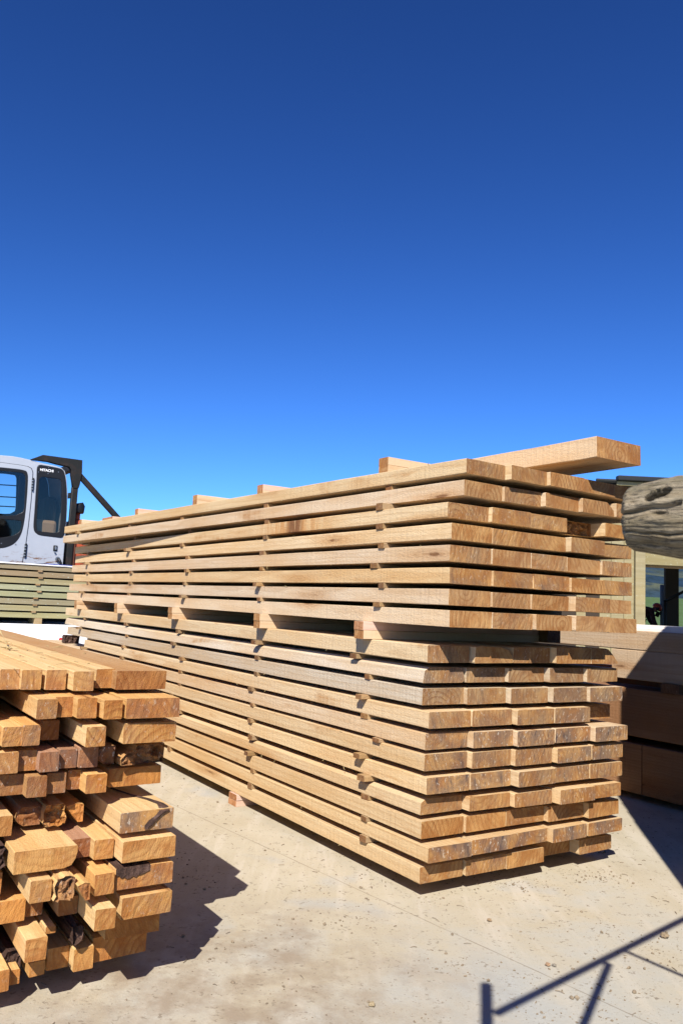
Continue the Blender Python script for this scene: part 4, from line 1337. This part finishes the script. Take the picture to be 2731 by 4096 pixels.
def hill_mat():
    k = NT('hazy_hill_forest')
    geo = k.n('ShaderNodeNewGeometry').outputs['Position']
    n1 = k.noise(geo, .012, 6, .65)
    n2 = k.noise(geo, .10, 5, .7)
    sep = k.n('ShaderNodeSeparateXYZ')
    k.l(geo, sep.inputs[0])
    c = k.mix(k.ramp(n1, [(.4, 0), (.6, 1)]), (.025, .05, .085), (.04, .07, .095))  # distance haze painted in: forest tones shifted to blue
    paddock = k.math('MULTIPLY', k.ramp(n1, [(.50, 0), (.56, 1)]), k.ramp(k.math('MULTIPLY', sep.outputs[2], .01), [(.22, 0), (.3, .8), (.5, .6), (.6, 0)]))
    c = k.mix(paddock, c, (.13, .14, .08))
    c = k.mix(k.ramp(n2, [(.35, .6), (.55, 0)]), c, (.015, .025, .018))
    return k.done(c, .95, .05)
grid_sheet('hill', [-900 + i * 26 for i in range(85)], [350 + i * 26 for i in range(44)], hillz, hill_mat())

# grit and bark crumbs on the slab
bm = bmesh.new()
def crumb(x, y, r, rr, squash=.6):
    res = bmesh.ops.create_icosphere(bm, subdivisions=1, radius=r)
    a = rr.uniform(0, 6.28)
    sx, sy, sz = rr.uniform(.6, 1.5), rr.uniform(.6, 1.2), rr.uniform(.4, .8) * squash / .6
    for v in res['verts']:
        q = Vector((v.co.x * sx, v.co.y * sy, v.co.z * sz)) * rr.uniform(.75, 1.25)
        v.co = Vector((x + q.x * math.cos(a) - q.y * math.sin(a), y + q.x * math.sin(a) + q.y * math.cos(a), q.z + r * sz * .75))
rr = random.Random(3)
cl = [(rr.uniform(-.6, 1.3), rr.uniform(1.9, 3.3)) for _ in range(46)]
for _ in range(2300):
    if rr.random() < .6:
        cx, cy = rr.choice(cl)
        x, y = rr.gauss(cx, .07), rr.gauss(cy, .06)
    else:
        x, y = rr.uniform(-1.2, 2.2), rr.uniform(1.7, 4.8)
    crumb(x, y, min(.0065, .0009 + rr.expovariate(1 / .0012)), rr)
for _ in range(150):
    x, y = rr.uniform(-.9, 2.0), rr.uniform(1.7, 4.6)
    an, ln = rr.uniform(0, 6.28), rr.uniform(.006, .028)
    p0 = Vector((x, y, .0015))
    d = Vector((math.cos(an), math.sin(an), 0)) * ln
    tube_bm(bm, [p0, p0 + d * .5 + Vector((0, 0, rr.uniform(0, .003))), p0 + d], rr.uniform(.0007, .0016), 4)
o = link('scattered_grit', mesh_of(bm), [flat('grit', (.33, .26, .18), .9, .1, 0, .6, 40)])
tag(o, 'scattered grit, splinters and dry mud crumbs on the slab', 'grit')
struct(o, 'stuff')
for i, (x, y, r, lab) in enumerate([(.655, 2.455, .0085, 'small brown clod, one of two lying together near the slab joint'), (.672, 2.452, .0075, 'small grey clod beside the brown one near the slab joint'), (1.06, 2.33, .008, 'dark pebble under the thin bar shadow'), (.545, 2.77, .009, 'tan clod in front of the corner of the lower pack'), (1.09, 2.70, .015, 'brown mud lump at the upper end of the rail shadow'), (.135, 2.17, .010, 'tan mud clod alone on the grey part of the slab')]):
    bm = bmesh.new()
    res = bmesh.ops.create_icosphere(bm, subdivisions=3, radius=r * .8)
    for v in bm.verts:
        d0 = v.co.normalized()
        v.co *= 1 + .55 * noise.noise(d0 * 1.6 + Vector((i * 7, 3, 1))) + .3 * noise.noise(d0 * 4 + Vector((i * 3, 9, 1)))
        v.co.z *= .6
    o = link('mud_clod', mesh_of(bm), [flat('clod_%s' % 'abcdef'[i], [(.40, .26, .16), (.33, .29, .23), (.12, .12, .12), (.42, .3, .18), (.34, .26, .17), (.42, .33, .2)][i], .9, .1, 0, .5, 60)], None, (x, y, r * .6))
    tag(o, lab, 'clod', 'clods and pebbles on the slab')

# ------------------------------------------------------------------ light, sky, camera
sun_dir = Vector((-LX, -LY, 1)).normalized()
elev = math.asin(sun_dir.z)
azim = math.atan2(sun_dir.x, sun_dir.y)
sl = bpy.data.lights.new('sun', 'SUN')
sl.energy = 5.0
sl.angle = R(.35)
sl.color = (1, .945, .86)
so = bpy.data.objects.new('sun', sl)
col.objects.link(so)
so.rotation_euler = (-sun_dir).to_track_quat('-Z', 'Y').to_euler()
so.location = (0, 0, 20)

w = bpy.data.worlds.new('World')
sc.world = w
w.use_nodes = True
nt = w.node_tree
bg = nt.nodes['Background']
sky = nt.nodes.new('ShaderNodeTexSky')
sky.sky_type = 'NISHITA'
sky.sun_disc = False
sky.sun_elevation = elev
sky.sun_rotation = azim
sky.altitude = 200
sky.air_density = 1.0
sky.dust_density = .05
sky.ozone_density = 4.0
# deep polarised blue: the sky's own colour, steeper and bluer
gm = nt.nodes.new('ShaderNodeGamma')
gm.inputs[1].default_value = SKY_GAMMA
nt.links.new(sky.outputs[0], gm.inputs[0])
tn = nt.nodes.new('ShaderNodeMix')
tn.data_type = 'RGBA'
tn.blend_type = 'MULTIPLY'
tn.inputs[0].default_value = 1
nt.links.new(gm.outputs[0], tn.inputs[6])
tn.inputs[7].default_value = (*SKY_TINT, 1)
nt.links.new(tn.outputs[2], bg.inputs[0])
bg.inputs[1].default_value = .1

cd = bpy.data.cameras.new('camera')
cam = bpy.data.objects.new('camera', cd)
col.objects.link(cam)
cd.sensor_fit = 'VERTICAL'
cd.sensor_height = 24
cd.sensor_width = 16
cd.lens = 3219.5 / 4096 * 24
cd.clip_start = .05
cd.clip_end = 6000
cam.matrix_world = Matrix.Translation((0, 0, 1.005)) @ Matrix.Rotation(math.pi / 2 + .11546, 4, 'X') @ Matrix.Rotation(.046506, 4, 'Z')
sc.camera = cam
cd.dof.use_dof = True
cd.dof.focus_distance = 3.2
cd.dof.aperture_fstop = 14
sc.render.engine = 'CYCLES'
sc.cycles.max_bounces = 8
vs = sc.view_settings
vs.view_transform = 'Standard'
vs.look = 'None'
vs.exposure = .80
vs.gamma = 1
vs.use_curve_mapping = False
